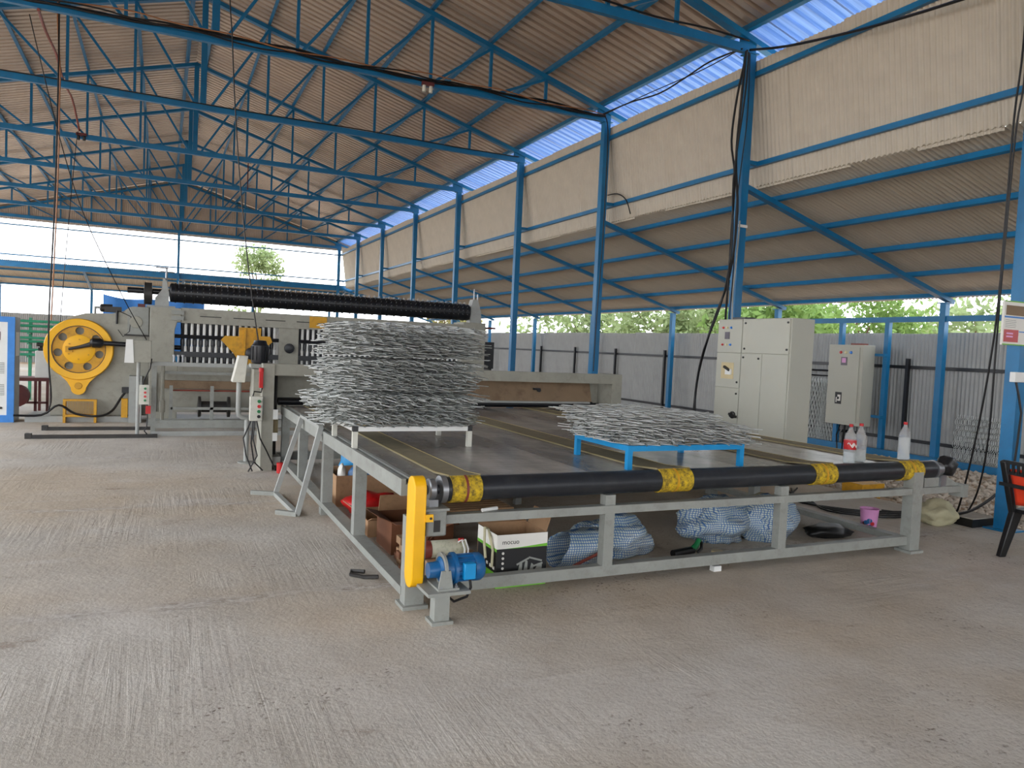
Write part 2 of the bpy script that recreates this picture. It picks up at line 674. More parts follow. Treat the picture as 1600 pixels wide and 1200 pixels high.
def frame_matrix(origin, xdir, ydir):
    x, y = Vector(xdir).normalized(), Vector(ydir).normalized()
    z = x.cross(y).normalized()
    m = Matrix((x, y, z)).transposed().to_4x4()
    m.translation = Vector(origin)
    return m


def place(name, me, parent, origin, xdir, ydir):
    o = put(name, me, parent)
    m = frame_matrix(origin, xdir, ydir)
    m.translation = m.translation - gpos(parent)
    o.matrix_local = m
    return o


def structure(name, label, loc=(0, 0, 0)):
    o = bpy.data.objects.new(name, None)
    COL.objects.link(o)
    o.location = loc
    o['kind'] = 'structure'
    o['label'] = label
    return o


# ---- ground and floor slab
g = part('ground', MB().box(-90, 110, -60, 160, -.9, -.10), 'earth')
tag(g, 'dry beige earth around and beyond the shed', None, None, 'structure')
f = part('floor', MB().box(-9.5, 7.86, -17.5, 37.6, -.12, 0.0), 'concrete')
tag(f, 'rough brushed grey concrete slab of the shed', None, None, 'structure')

# ---- main roof
roof = structure('ceiling', 'brown underside of the trapezoidal metal roof sheets')
cs = math.cos(math.atan(SL))
ZS = lambda x: ZT(x) + .17
XB = 7.69                                  # blue translucent band begins here
lenB = (XB + .1 - XR) / cs
me_roof = corr_mesh('roof_sheet', lenB, 1.0, .2, .065, 'roof', 'trap')
me_band = corr_mesh('translucent_roof_sheet', 1.15 / cs, 1.0, .2, .045, 'blue_sheet', 'trap')
ny = int(math.ceil(Y1 - Y0))
for i in range(ny):
    y = Y0 + i
    dz = .004 * (i % 2)
    place('roof_sheet', me_roof, roof, (XR, y, ZS(XR) + dz), (1, 0, -SL), (0, 1, 0))
    place('roof_sheet', me_roof, roof, (XR, y + 1, ZS(XR) + dz), (-1, 0, -SL), (0, -1, 0))
    place('translucent_roof_sheet', me_band, roof, (XB, y, ZS(XB) - .012 + dz), (1, 0, -SL), (0, 1, 0))
    xl = 2 * XR - XB
    place('translucent_roof_sheet', me_band, roof, (xl, y + 1, ZS(xl) - .012 + dz), (-1, 0, -SL), (0, -1, 0))
part('ridge_cap', MB().prism([(XR - .25, ZS(XR) - .02), (XR, ZS(XR) + .06), (XR + .25, ZS(XR) - .02), (XR + .25, ZS(XR) - .0), (XR, ZS(XR) + .085), (XR - .25, ZS(XR))], Y0, Y1 + .4), 'roof', roof)

# ---- purlins (longitudinal members under the sheets)
px_right = [XR + .22] + [1.88 + 1.13 * i for i in range(5)] + [7.66]
for i, x in enumerate(px_right):
    for s in (1, -1):
        xx = x if s > 0 else 2 * XR - x
        z = ZT(xx) + .112
        eave = i == len(px_right) - 1
        mb = MB()
        mb.bar((xx, Y0 + .1, z), (xx, Y1, z), .06, .10, up=(s * SL, 0, 1))
        lab = 'blue roof purlin at the eave, edging the translucent blue sheets' if eave else (
            'blue roof purlin beside the ridge' if i == 0 else 'blue roof purlin running lengthways under the brown roof sheets')
        single('roof_purlin', mb, 'blue', lab, 'purlin', 'eave purlins' if eave else ('ridge purlins' if i == 0 else 'roof purlins'))

# ---- trusses
def make_truss():
    t = thing('roof_truss', (XR, 0, 6.15), 'blue steel roof truss spanning the shed between two columns', 'truss', 'roof trusses')
    zb = 6.15
    part('bottom_chord', MB().box(XL - .07, XC + .07, -.04, .04, zb - .06, zb + .06), 'blue', t)
    for s in (1, -1):
        X = lambda d: XR + s * d
        e = XC - XR
        part('top_chord', MB().bar((X(-.03), 0, ZT(XR) + .0), (X(e + .95), 0, ZT(X(e + .95))), .08, .12, up=(0, 1, 0)), 'blue', t)
        ds = [1.23, 2.36, 3.49, 4.62, 5.75]
        for d in ds:
            part('web_post', MB().bar((X(d), 0, zb), (X(d), 0, ZT(X(d))), .05, .05, up=(0, 1, 0)), 'blue', t)
        bots = [.12] + ds[:-1]
        for b, tp in zip(bots, ds):
            part('diagonal', MB().bar((X(b), 0, zb), (X(tp), 0, ZT(X(tp)) - .03), .045, .045, up=(0, 1, 0)), 'blue', t)
        part('gusset', MB().box(min(X(e - .2), X(e + .1)), max(X(e - .2), X(e + .1)), -.012, .012, zb - .05, zb + .2), 'blue', t)
    part('ridge_post', MB().box(XR - .055, XR + .055, -.05, .05, zb, ZT(XR) + .02), 'blue', t)
    return t


tr0 = make_truss()
trs = []
for i, y in enumerate(YBACK + YT):
    o = tr0 if i == 0 else dup(tr0)
    o.location.y = y
    trs.append(o)
trs[7]['label'] = 'blue roof truss with a bundle of black cables strapped along its bottom chord'
del trs[7]['group']
trs[-1]['label'] = 'blue end truss framing the brown corrugated gable'
del trs[-1]['group']

# ---- columns
def make_column(x):
    t = thing('steel_column', (x, 0, 0), 'blue square steel column under a roof truss', 'column', 'main columns')
    part('shaft', MB().box(x - .065, x + .065, -.065, .065, .012, 6.09), 'blue', t)
    part('base_plate', MB().box(x - .13, x + .13, -.13, .13, 0, .014), 'blue', t)
    part('cap_plate', MB().box(x - .10, x + .10, -.09, .09, 6.075, 6.093), 'blue', t)
    return t


c0 = make_column(XC)
cols = []
for i, y in enumerate(YBACK + YT):
    o = c0 if i == 0 else dup(c0)
    o.location.y = y
    cols.append(o)
for i, y in enumerate(YBACK + YT):
    o = dup(c0)
    o.location = (XL, y, 0)
    o['label'] = 'blue square steel column in the row along the open side'
    o['group'] = 'columns of the open side'
cols[5]['label'] = 'blue steel column carrying the printed poster and white socket box'
cols[6]['label'] = 'blue steel column behind the tall cream cabinet, black cables tied along it'
for k in (5, 6):
    del cols[k]['group']

# ---- sloping beige cladding above the lean-to
wr = structure('wall_right', 'slanting beige corrugated cladding band above the lean-to roof')
ct, cb = Vector((7.86, 0, 6.02)), Vector((8.12, 0, 4.2))
me_clad = corr_mesh('cladding_sheet', (cb - ct).length, .988, .076, .032, 'clad')
n = int((Y1 + .2 - Y0) / .988)
for i in range(n):
    y = Y0 + i * .988
    place('cladding_sheet', me_clad, wr, (ct.x + .004 * (i % 2), y, ct.z + random.uniform(-.02, .02)), cb - ct, (0, 1, 0))
for z, x in ((5.8, 7.848), (4.53, 8.028)):
    mb = MB().box(x - .03, x + .03, Y0, Y1 + .1, z - .035, z + .035)
    single('cladding_girt', mb, 'blue', 'blue girt along the %s of the beige cladding' % ('top' if z > 5 else 'lower edge'), 'girt')
brk = None
for i, y in enumerate(YT):
    mb = MB().box(XC + .064, 8.0, y - .03, y + .03, 4.50, 4.56)
    if brk is None:
        brk = single('girt_bracket', mb, 'blue', 'short blue bracket holding the lower cladding girt off its column', 'bracket', 'girt brackets')
    else:
        o = dup(brk)
        o.location.y = y

# ---- lean-to: rafters, outer posts, purlins, sheets
XO = 12.5
ZL = lambda x: 4.15 - .283 * (x - 7.85)
raf = pst = None
for i, y in enumerate(YBACK + YT):
    if raf is None:
        raf = single('lean_to_rafter', MB().bar((XC + .06, y, ZL(XC + .06)), (XO + .18, y, ZL(XO + .18)), .07, .11, up=(0, 1, 0)), 'blue',
                     'blue rafter sloping from a main column down to an outer post', 'rafter', 'lean-to rafters')
        pst = thing('lean_to_post', (XO, y, -.1), 'blue outer post at the low edge of the lean-to roof', 'post', 'lean-to posts')
        part('shaft', MB().box(XO - .055, XO + .055, y - .055, y + .055, -.1, ZL(XO) - .072), 'blue', pst)
        part('cap_plate', MB().box(XO - .09, XO + .09, y - .09, y + .09, ZL(XO) - .085, ZL(XO) - .07), 'blue', pst)
    else:
        o = dup(raf)
        o.location.y = y
        o = dup(pst)
        o.location.y = y
for x in (8.45, 9.5, 10.53, 11.58, 12.56):
    z = ZL(x) + .088
    low = x > 12
    single('lean_to_purlin', MB().bar((x, Y0, z), (x, Y1, z), .055, .075, up=(.283, 0, 1)), 'blue',
           'blue purlin along the low edge of the lean-to roof' if low else 'blue purlin running under the lean-to sheets', 'purlin',
           None if low else 'lean-to purlins')
lr = structure('lean_to_roof', 'beige corrugated underside of the lean-to roof')
cl = math.cos(math.atan(.283))
me_lean = corr_mesh('lean_to_sheet', (12.85 - 8.1) / cl, .988, .076, .026, 'lean')
for i in range(int((Y1 + .6 - Y0) / .988)):
    place('lean_to_sheet', me_lean, lr, (8.1, Y0 + i * .988, ZL(8.1) + .142 + .004 * (i % 2)), (1, 0, -.283), (0, 1, 0))

# ---- frame between outer posts, sill
single('rail_beam', MB().box(XO - .03, XO + .03, 4.7, 11.9, 2.43, 2.53), 'blue', 'blue rail between the outer posts above the fence', 'beam')
for k, y in enumerate((9.84, 10.9)):
    single('frame_post', MB().box(XO - .045, XO + .045, y - .045, y + .045, -.1, 2.432), 'blue',
           'thin blue upright behind the small cream cabinet', 'post', 'cabinet uprights')
single('sill_beam', MB().box(XO - .16, XO - .06, 3.0, 11.75, -.1, .02), 'blue', 'blue sill beam lying along the gravel by the fence', 'beam')
single('sunlit_ground_strip', MB().box(XO + .08, XO + .2, 2.0, 30.0, -.12, .0), 'mortar', 'grey strip added for the sunlit ground at the foot of the fence', 'ground strip')  # raised strip added in place of the sunlit ground along the fence

# ---- corrugated fence
wf = structure('wall_fence', 'grey corrugated sheet fence beyond the lean-to posts')
me_f = corr_mesh('fence_sheet', 2.36, .988, .076, .032, 'fence')
XF = 12.9
for i in range(int((42.2 + 15.8) / .988)):
    place('fence_sheet', me_f, wf, (XF + .004 * (i % 2), -15.8 + i * .988, 2.25 + random.uniform(-.015, .015)), (0, 0, -1), (0, 1, 0))
for i in range(26):
    place('fence_sheet', me_f, wf, (XF - i * .988, 42.2 + .004 * (i % 2), 2.25 + random.uniform(-.015, .015)), (0, 0, -1), (-1, 0, 0))
for z in (1.6, .22):
    part('fence_rail', MB().box(XF - .075, XF - .03, -15.8, 42, z - .03, z + .03), 'blackm', wf)
fp = part('fence_post', MB().box(XF - .14, XF - .075, 9.57, 9.63, -.1, 1.76), 'blackm', wf)
for k in range(1, 13):
    y = 9.6 + 2.52 * k
    if y < 42:
        o = dup(fp)
        o.location.y = y

# ---- gable
ga = structure('wall_back', 'brown corrugated gable sheets closing the roof end above the open bay')
xs = -6.9
while xs < 8.1:
    mb = MB()
    prof = []
    for i in range(13):
        for k in range(4):
            prof.append((xs + .076 * (i + k / 4), .009 * math.sin(2 * math.pi * k / 4)))
    prof.append((xs + .99, 0))
    m = len(prof)
    for zz in (0, 1):
        for x, d in prof:
            mb.v.append((x, 37.0 + d, 6.0 if zz == 0 else max(6.02, ZS(x) - .01)))
    mb.f = [(i, i + 1, m + i + 1, m + i) for i in range(m - 1)]
    part('gable_sheet', mb, 'gable', ga, 60)
    xs += .988
for z in (5.78, 4.55):
    single('gable_rail', MB().tube([(XL, 36.9, z), (XC + .35, 36.9, z)], .03, 6), 'blue', 'thin %s rail crossing the open gable end' % ('upper' if z > 5 else 'lower'), 'rail')
single('gable_post', MB().box(XR - .1, XR + .0, 36.85, 36.95, 0, 6.09), 'blue', 'slim centre post of the open gable end', 'post')

# ---- far lean-to across the gable end
YF = 41.6
ZF = lambda y: 4.2 - .15 * (y - 36.9)
fr = structure('far_lean_to_roof', 'beige underside of the lean-to roof across the gable end')
me_far = corr_mesh('far_lean_to_sheet', (YF + .35 - 36.95) * 1.0112, .988, .076, .026, 'lean')
for i in range(24):
    place('far_lean_to_sheet', me_far, fr, (12.4 - i * .988, 36.95, ZF(36.95) + .13 + .004 * (i % 2)), (0, 1, -.15), (-1, 0, 0))
single('far_fascia', MB().box(-11, 12.4, 36.98, 37.06, 4.06, 4.30), 'blue', 'blue fascia beam across the far open end', 'beam')
for yy in (38.5, 40.1, 41.65):
    single('far_purlin', MB().box(-11, 12.5, yy - .03, yy + .03, ZF(yy) + .04, ZF(yy) + .115), 'blue', 'blue purlin under the far lean-to sheets', 'purlin', 'far lean-to purlins')
for k, x in enumerate((-6.85, -3.12, .85, 4.3, 8.3)):
    single('far_rafter', MB().bar((x, 37.06, ZF(37.06)), (x, YF + .15, ZF(YF + .15)), .07, .1, up=(1, 0, 0)), 'blue', 'blue rafter under the far lean-to sheets', 'rafter', 'far lean-to rafters')
    single('far_post', MB().box(x - .055, x + .055, YF - .055, YF + .055, -.1, ZF(YF) - .055), 'blue', 'slim post at the low edge of the far lean-to', 'post', 'far lean-to posts')

# ================================================================== CONVEYOR TABLE
TOP = .765
XA, XE = 1.40, 5.98                       # left and right side of the table
YA, YE = 4.32, 9.6                        # front and rear
cv = thing('conveyor_table', ((XA + XE) / 2, 7, 0), 'long grey steel conveyor table with black front roller and yellow webbing belts', 'conveyor')
# side rails
part('side_rail', MB().box(XA - .04, XA + .05, YA + .1, YE, .66, .73).box(XA - .04, XA - .01, YA + .1, YE, .73, TOP).box(XA + .02, XA + .05, YA + .1, YE, .73, TOP), 'grey', cv)
part('side_rail', MB().box(XE - .06, XE + .03, YA + .1, YE, .64, TOP), 'grey', cv)
for x in (XA, XE - .06):
    part('lower_rail', MB().box(x - .045, x + .055, YA + .02, YE - .1, .065, .115), 'grey', cv)
leg = None
for y in (5.65, 6.88, 8.2, 9.47):
    part('leg', MB().box(XA - .04, XA + .05, y - .045, y + .045, .115, .66), 'grey', cv)
for y in (6.2, 8.2, 9.47):
    part('leg', MB().box(XE - .10, XE - .01, y - .045, y + .045, .115, .64), 'grey', cv)
for x in (XA - .04, XE - .12):
    part('leg', MB().box(x, x + .12, YA - .06, YA + .04, .02, .56 if x < 2 else .70), 'grey', cv)
    part('foot_plate', MB().box(x - .02, x + .14, YA - .09, YA + .07, 0, .022), 'grey', cv)
for x in (XA - .02, XE - .09):
    for y in (6.88, 9.47):
        part('foot_plate', MB().box(x - .03, x + .07, y - .05, y + .05, 0, .066), 'grey', cv)
# front bars
part('front_bar', MB().box(1.56, 6.52, YA - .05, YA + .02, .505, .56), 'grey', cv)
part('front_bar', MB().box(XA + .05, XE - .1, YA - .03, YA + .04, .065, .14), 'grey', cv)
part('bar_end_cap', MB().box(6.50, 6.56, YA - .08, YA + .06, .46, .575), 'grey', cv)
for x in (2.81, 4.41):
    part('front_post', MB().box(x - .04, x + .04, YA - .035, YA + .035, .14, .63), 'grey', cv)
part('centre_leg', MB().box(3.33, 3.40, 6.85, 6.91, 0, .66), 'grey', cv)
# cross beams under the deck
for y in (5.65, 6.88, 8.2, 9.47):
    part('cross_beam', MB().box(XA + .05, XE - .06, y - .035, y + .035, .655, .715), 'grey', cv)
for k in range(5):
    part('tray_slat', MB().box(1.60, 2.12, YA + .06 + k * .06, YA + .11 + k * .06, .545, .56), 'wood', cv)
# deck plates
xs_ = [XA + .05, 2.75, 4.15, XE - .06]
ys_ = [YA + .12, 7.0, YE]
for a in range(3):
    for b in range(2):
        part('deck_plate', MB().box(xs_[a] + .003, xs_[a + 1] - .003, ys_[b] + .003, ys_[b + 1] - .003, .715, TOP - .006), 'deck', cv)
# roller
RZ, RY, RR = .706, YA + .03, .078
part('roller', MB().lathe([(.03, 1.50), (.03, 1.585), (.066, 1.59), (.070, 1.61), (RR, 1.615), (RR, 6.18), (.066, 6.185), (.064, 6.21), (.03, 6.215), (.03, 6.33)], (0, RY, RZ), 'X', 32), 'roller', cv)
part('roller_collar', MB().lathe([(.058, 1.578), (.086, 1.582), (.086, 1.618), (.058, 1.622)], (0, RY, RZ), 'X', 28), 'steel', cv)
part('roller_collar', MB().lathe([(.050, 6.195), (.081, 6.2), (.081, 6.225), (.050, 6.23)], (0, RY, RZ), 'X', 28), 'steel', cv)
# belts
for x0, x1 in ((1.645, 1.845), (3.23, 3.50), (4.72, 4.955), (5.755, 6.0)):
    r = RR + .009
    cx, cz = RY, RZ
    path = []
    for k in range(0, 17):
        a = math.radians(96 + k * 13)
        path.append((cx + r * math.cos(a), cz + r * math.sin(a)))
    mb = MB()
    outer = path
    inner = [(cx + (RR + .0005) * math.cos(math.radians(96 + k * 13)), cz + (RR + .0005) * math.sin(math.radians(96 + k * 13))) for k in range(17)]
    mb.prism(outer + inner[::-1], x0, x1, 'X')
    bw = part('belt_wrap', mb, 'beltyellow', cv)
    xm = (x0 + x1) / 2
    part('stripe', MB().prism([(cx + (r + .002) * math.cos(math.radians(100 + k * 13)), cz + (r + .002) * math.sin(math.radians(100 + k * 13))) for k in range(16)] +
                              [(cx + (r - .004) * math.cos(math.radians(100 + k * 13)), cz + (r - .004) * math.sin(math.radians(100 + k * 13))) for k in range(15, -1, -1)], xm - .008, xm + .008, 'X'), 'redpipe' if x0 < 2 else 'ochre', bw)
    zt = RZ + r
    mb = MB()
    top = [(RY - .015, zt + .001), (RY + .25, TOP + .006), (YE, TOP + .003)]
    bot = [(y, z - .009) for y, z in top]
    mb.prism(top + bot[::-1], x0 - .01, x1 + .01, 'X')
    bo = part('belt', mb, 'beltgrey', cv)
    for xe in (x0 - .008, x1 + .004):
        part('belt_edge', MB().prism([(y, z + .003) for y, z in top] + [(y, z - .002) for y, z in top[::-1]], xe, xe + .005, 'X'), 'beltedge', bo)
# bearing and end block at the left
part('bearing_block', MB().lathe([(.062, 1.505), (.070, 1.512), (.070, 1.545), (.062, 1.552)], (0, RY, RZ), 'X', 24).box(1.50, 1.557, RY - .07, RY + .07, .595, .655), 'steel', cv)
eb = part('bearing_housing', MB().box(1.47, 1.60, YA - .09, YA + .09, .44, .60), 'grey', cv, bevel=.012)
part('adjuster_slot', MB().box(1.515, 1.555, YA - .096, YA - .086, .47, .54), 'darksteel', eb)
part('housing_lid', MB().box(1.46, 1.61, YA - .10, YA + .10, .597, .612), 'grey', eb)
part('bearing_block', MB().lathe([(.05, 6.25), (.058, 6.255), (.058, 6.30), (.05, 6.305)], (0, RY, RZ), 'X', 24).box(6.24, 6.31, RY - .07, RY + .07, .56, .66), 'steel', cv)
part('bearing_bracket', MB().prism([(6.05, .56), (6.50, .56), (6.50, .575), (6.36, .64), (6.05, .64)], YA - .02, YA + .13, 'Y'), 'grey', cv)
# yellow chain guard
def stadium(cy, z0, z1, hw, n=10):
    pts = []
    for k in range(n + 1):
        a = math.pi * k / n
        pts.append((cy + hw * math.cos(a), z1 - hw + hw * math.sin(a)))
    for k in range(n + 1):
        a = math.pi + math.pi * k / n
        pts.append((cy + hw * math.cos(a), z0 + hw + hw * math.sin(a)))
    return pts
cg = part('chain_guard', MB().prism(stadium(YA - .10, .15, .82, .075), 1.36, 1.435, 'X'), 'yellow', cv, bevel=.006)
part('guard_tab', MB().box(1.43, 1.478, YA - .183, YA - .17, .555, .60), 'yellow', cg)
part('tab_bolt', MB().lathe([(.008, 0), (.008, .006)], (1.462, YA - .188, .577), 'Y', 10), 'darksteel', cg)
# gear motor
MY, MZ = YA - .24, .285
mo = part('gear_motor', MB().lathe([(.045, 1.435), (.05, 1.50), (.075, 1.51), (.078, 1.575), (.095, 1.58), (.095, 1.60), (.072, 1.605), (.072, 1.72), (.078, 1.722), (.078, 1.725)], (0, MY, MZ), 'X', 28), 'motor_blue', cv)
for k in range(14):
    a = math.radians(k * 360 / 14)
    part('cooling_fin', MB().bar((1.606, MY + .076 * math.cos(a), MZ + .076 * math.sin(a)), (1.72, MY + .076 * math.cos(a), MZ + .076 * math.sin(a)), .004, .012, up=(0, math.cos(a), math.sin(a))), 'motor_blue', mo)
part('fan_cover', MB().lathe([(.082, 1.712), (.084, 1.72), (.084, 1.755), (.07, 1.775), (.03, 1.778)], (0, MY, MZ), 'X', 28), 'motor_blue', mo)
part('terminal_box', MB().box(1.625, 1.70, MY - .105, MY - .06, MZ - .045, MZ + .05), 'blue_light', mo, bevel=.006)
part('gearbox_flange', MB().lathe([(.10, 1.515), (.10, 1.53)], (0, MY, MZ), 'X', 28), 'grey', mo)
part('motor_foot', MB().prism([(1.475, .19), (1.56, .19), (1.56, .21), (1.545, .30), (1.49, .30), (1.475, .21)], MY - .095, MY - .08, 'Y').box(1.47, 1.60, MY - .10, MY + .10, .183, .197), 'grey', mo)
part('motor_cable', MB().tube([(1.67, MY - .08, MZ - .04), (1.675, MY - .09, .19), (1.66, MY - .07, .13), (1.60, MY - .02, .09), (1.56, MY + .1, .12)], .008, 6), 'cable', mo)
ms = part('motor_stand', MB().box(1.40, 1.66, MY - .13, MY + .22, .165, .185), 'grey', cv)
part('stand_leg', MB().box(1.445, 1.535, MY - .12, MY - .04, .018, .166), 'grey', ms)
part('stand_foot', MB().box(1.425, 1.555, MY - .14, MY - .02, 0, .02), 'grey', ms)
for bx in (1.49, 1.585):
    part('bolt', MB().lathe([(.012, .196), (.012, .21), (.006, .211), (.006, .22)], (bx, MY - .085, 0), 'Z', 6), 'steel', ms)

# ================================================================== TAKE-OFF PORTAL
PY = 9.62
po = thing('takeoff_frame', (3.6, PY + .2, 0), 'wide grey portal frame straddling the rear of the conveyor table', 'machine frame')
K = .02
part('post', MB().box(1.10, 1.235, PY - .32, PY + .12, 0, 1.29), 'grey_plate', po)
part('post', MB().box(6.03, 6.20, PY - .30, PY + .12, 0, 1.29), 'grey_plate', po)
part('top_beam', MB().box(1.235, 6.03, PY - .30, PY - .18, 1.15, 1.29), 'grey_plate', po)
part('back_panel', MB().box(1.235, 6.03, PY + .10, PY + .12, .78, 1.25), 'grey_plate', po)
part('bottom_beam', MB().box(1.235, 1.34, PY - .28, PY + .1, .06, .16), 'grey', po)
part('bottom_beam', MB().box(1.235, 6.03, PY + .10, PY + .2, .06, .16), 'grey', po)
part('guide_board', MB().prism([(PY - .02, .86), (PY - .0, .86), (PY + .09, 1.16), (PY + .07, 1.16)], 2.1, 5.86, 'X'), 'board', po)
for x in (3.72, 4.98):
    part('board_lug', MB().lathe([(.03, 0), (.03, .03)], (x, PY + .0, 1.02), 'Y', 10).box(x - .09, x + .01, PY - .01, PY + .03, 1.02, 1.05), 'blackm', po)
part('nip_bar', MB().box(1.6, 5.80, PY - .08, PY - .02, .835, .862), 'grey_light', po)
part('draw_roller', MB().lathe([(.03, 1.23), (.03, 1.32), (.05, 1.33), (.05, 5.9), (.03, 5.91), (.03, 6.035)], (0, PY + .05, .81), 'X', 16), 'blackm', po)
part('spindle_rod', MB().tube([(1.29, PY - .05, .15), (1.29, PY - .05, 1.16), (1.29, PY - .20, 1.17)], .02, 8), 'darksteel', po)
part('limit_bracket', MB().box(1.23, 1.285, PY - .33, PY - .31, .62, .74), 'white', po)
part('limit_bracket', MB().box(1.23, 1.285, PY - .33, PY - .31, .36, .46), 'white', po)
part('counterweight', MB().lathe([(.035, .42), (.04, .43), (.04, .60), (.035, .61)], (1.29, PY - .05, 0), 'Z', 14), 'beige_panel', po)
part('side_plate', MB().box(1.02, 1.10, PY - .1, PY + .25, .86, 1.21), 'grey_plate', po)
cb_ = part('control_box', MB().box(.955, 1.10, PY - .40, PY - .33, .61, .90), 'offwhite', po, bevel=.008)
for k, mm in enumerate(('led_green', 'led_red', 'led_green', 'black')):
    part('push_button', MB().lathe([(.02, 0), (.02, .012), (.013, .014), (.013, .03)], (1.055, PY - .432, .845 - k * .06), 'Y', 12), mm, cb_)
part('box_bracket', MB().box(1.04, 1.12, PY - .335, PY - .30, .68, .84), 'grey', po)
part('air_valve', MB().box(1.06, 1.10, PY - .36, PY - .30, 1.00, 1.20).lathe([(.02, 1.18), (.028, 1.19), (.028, 1.235), (.02, 1.24)], (1.08, PY - .33, 0), 'Z', 10), 'red', po)
for pts in ([(1.0, PY - .36, .61), (.98, PY - .40, .35), (1.02, PY - .38, .12), (1.12, PY - .42, .02)],
            [(1.04, PY - .36, .61), (1.08, PY - .40, .40), (1.16, PY - .38, .25), (1.27, PY - .40, .012)],
            [(1.02, PY - .36, .61), (1.0, PY - .4, .4), (1.05, PY - .42, .2), (.95, PY - .45, .015)],
            [(.98, PY - .36, .62), (.90, PY - .33, .40), (.93, PY - .36, .2), (1.0, PY - .42, .015)],
            [(.99, PY - .36, .90), (1.0, PY - .39, .96), (1.08, PY - .37, .95), (1.09, PY - .36, 1.0)]):
    part('hose', MB().tube(pts, .009, 6), 'cable', po)
mt = part('drive_motor', MB().lathe([(.03, 1.27), (.095, 1.285), (.1, 1.3), (.1, 1.5), (.085, 1.515), (.07, 1.56), (.03, 1.565)], (1.09, PY - .05, 0), 'Z', 20), 'blackm', po)
for k in range(12):
    a = math.radians(30 * k)
    part('cooling_fin', MB().bar((1.09 + .104 * math.cos(a), PY - .05 + .104 * math.sin(a), 1.32), (1.09 + .104 * math.cos(a), PY - .05 + .104 * math.sin(a), 1.49), .004, .014, up=(math.cos(a), math.sin(a), 0)), 'blackm', mt)
part('motor_plate', MB().box(.98, 1.22, PY - .16, PY + .08, 1.235, 1.275), 'grey', po)

# operator hood on a bent pipe beside the portal
hd = thing('hooded_light_stand', (.92, 9.9, 0), 'bent grey pipe stand with a tapered cream hood beside the portal', 'stand')
part('hood', MB().add([(.80, 9.80, 1.03), (.95, 9.80, 1.03), (.95, 10.05, 1.03), (.80, 10.05, 1.03), (.87, 9.80, 1.36), (.98, 9.80, 1.36), (.98, 10.05, 1.36), (.87, 10.05, 1.36)],
                      [(0, 3, 2, 1), (4, 5, 6, 7), (0, 1, 5, 4), (1, 2, 6, 5), (2, 3, 7, 6), (3, 0, 4, 7)]), 'offwhite', hd, bevel=.006)
part('pipe', MB().tube([(.89, 9.92, 1.04), (.89, 9.92, .66), (.90, 9.93, .61), (.94, 9.94, .58), (1.0, 9.95, .572), (1.0, 9.95, .56), (1.0, 9.95, .0)], .03, 12), 'grey_light', hd)
part('foot', MB().lathe([(.10, 0), (.10, .015), (.04, .02)], (1.0, 9.95, 0), 'Z', 16), 'grey', hd)

# ================================================================== MESH WEAVING MACHINE
wm = thing('weaving_machine', (2.0, 14.6, 0), 'long grey wire mesh weaving machine with black spiked drum and row of spindles', 'machine')
# gearbox housing at the left with base plinth
poly = [(-1.71, .10), (-1.71, 1.45), (-1.62, 1.66), (-1.45, 1.80), (-1.2, 1.88), (-.8, 1.90), (-.62, 1.95), (-.52, 2.03), (-.2, 2.05), (-.2, .10)]
part('gearbox_housing', MB().prism(poly, 14.9, 15.5, 'Y'), 'grey_plate', wm, bevel=.01)
part('base_plinth', MB().box(-2.05, -.505, 14.72, 15.6, 0, .10), 'grey_light', wm)
part('cover_plate', MB().prism([(-.55, 1.55), (-.22, 1.55), (-.22, 2.04), (-.48, 2.04), (-.56, 1.96)], 14.86, 14.90, 'Y'), 'grey', wm)
part('round_boss', MB().lathe([(.10, 14.845), (.105, 14.85), (.105, 14.87)], (-.42, 0, 1.77), 'Y', 24), 'grey_plate', wm)
part('round_boss', MB().lathe([(.115, 14.87), (.12, 14.875), (.12, 14.90)], (-1.48, 0, .83), 'Y', 24), 'grey_light', wm)
part('ledge', MB().box(-.60, -.2, 14.84, 14.9, 1.52, 1.55), 'darksteel', wm)
part('step_block', MB().box(-.50, -.3, 14.6, 14.905, .0, .82), 'grey_light', wm)

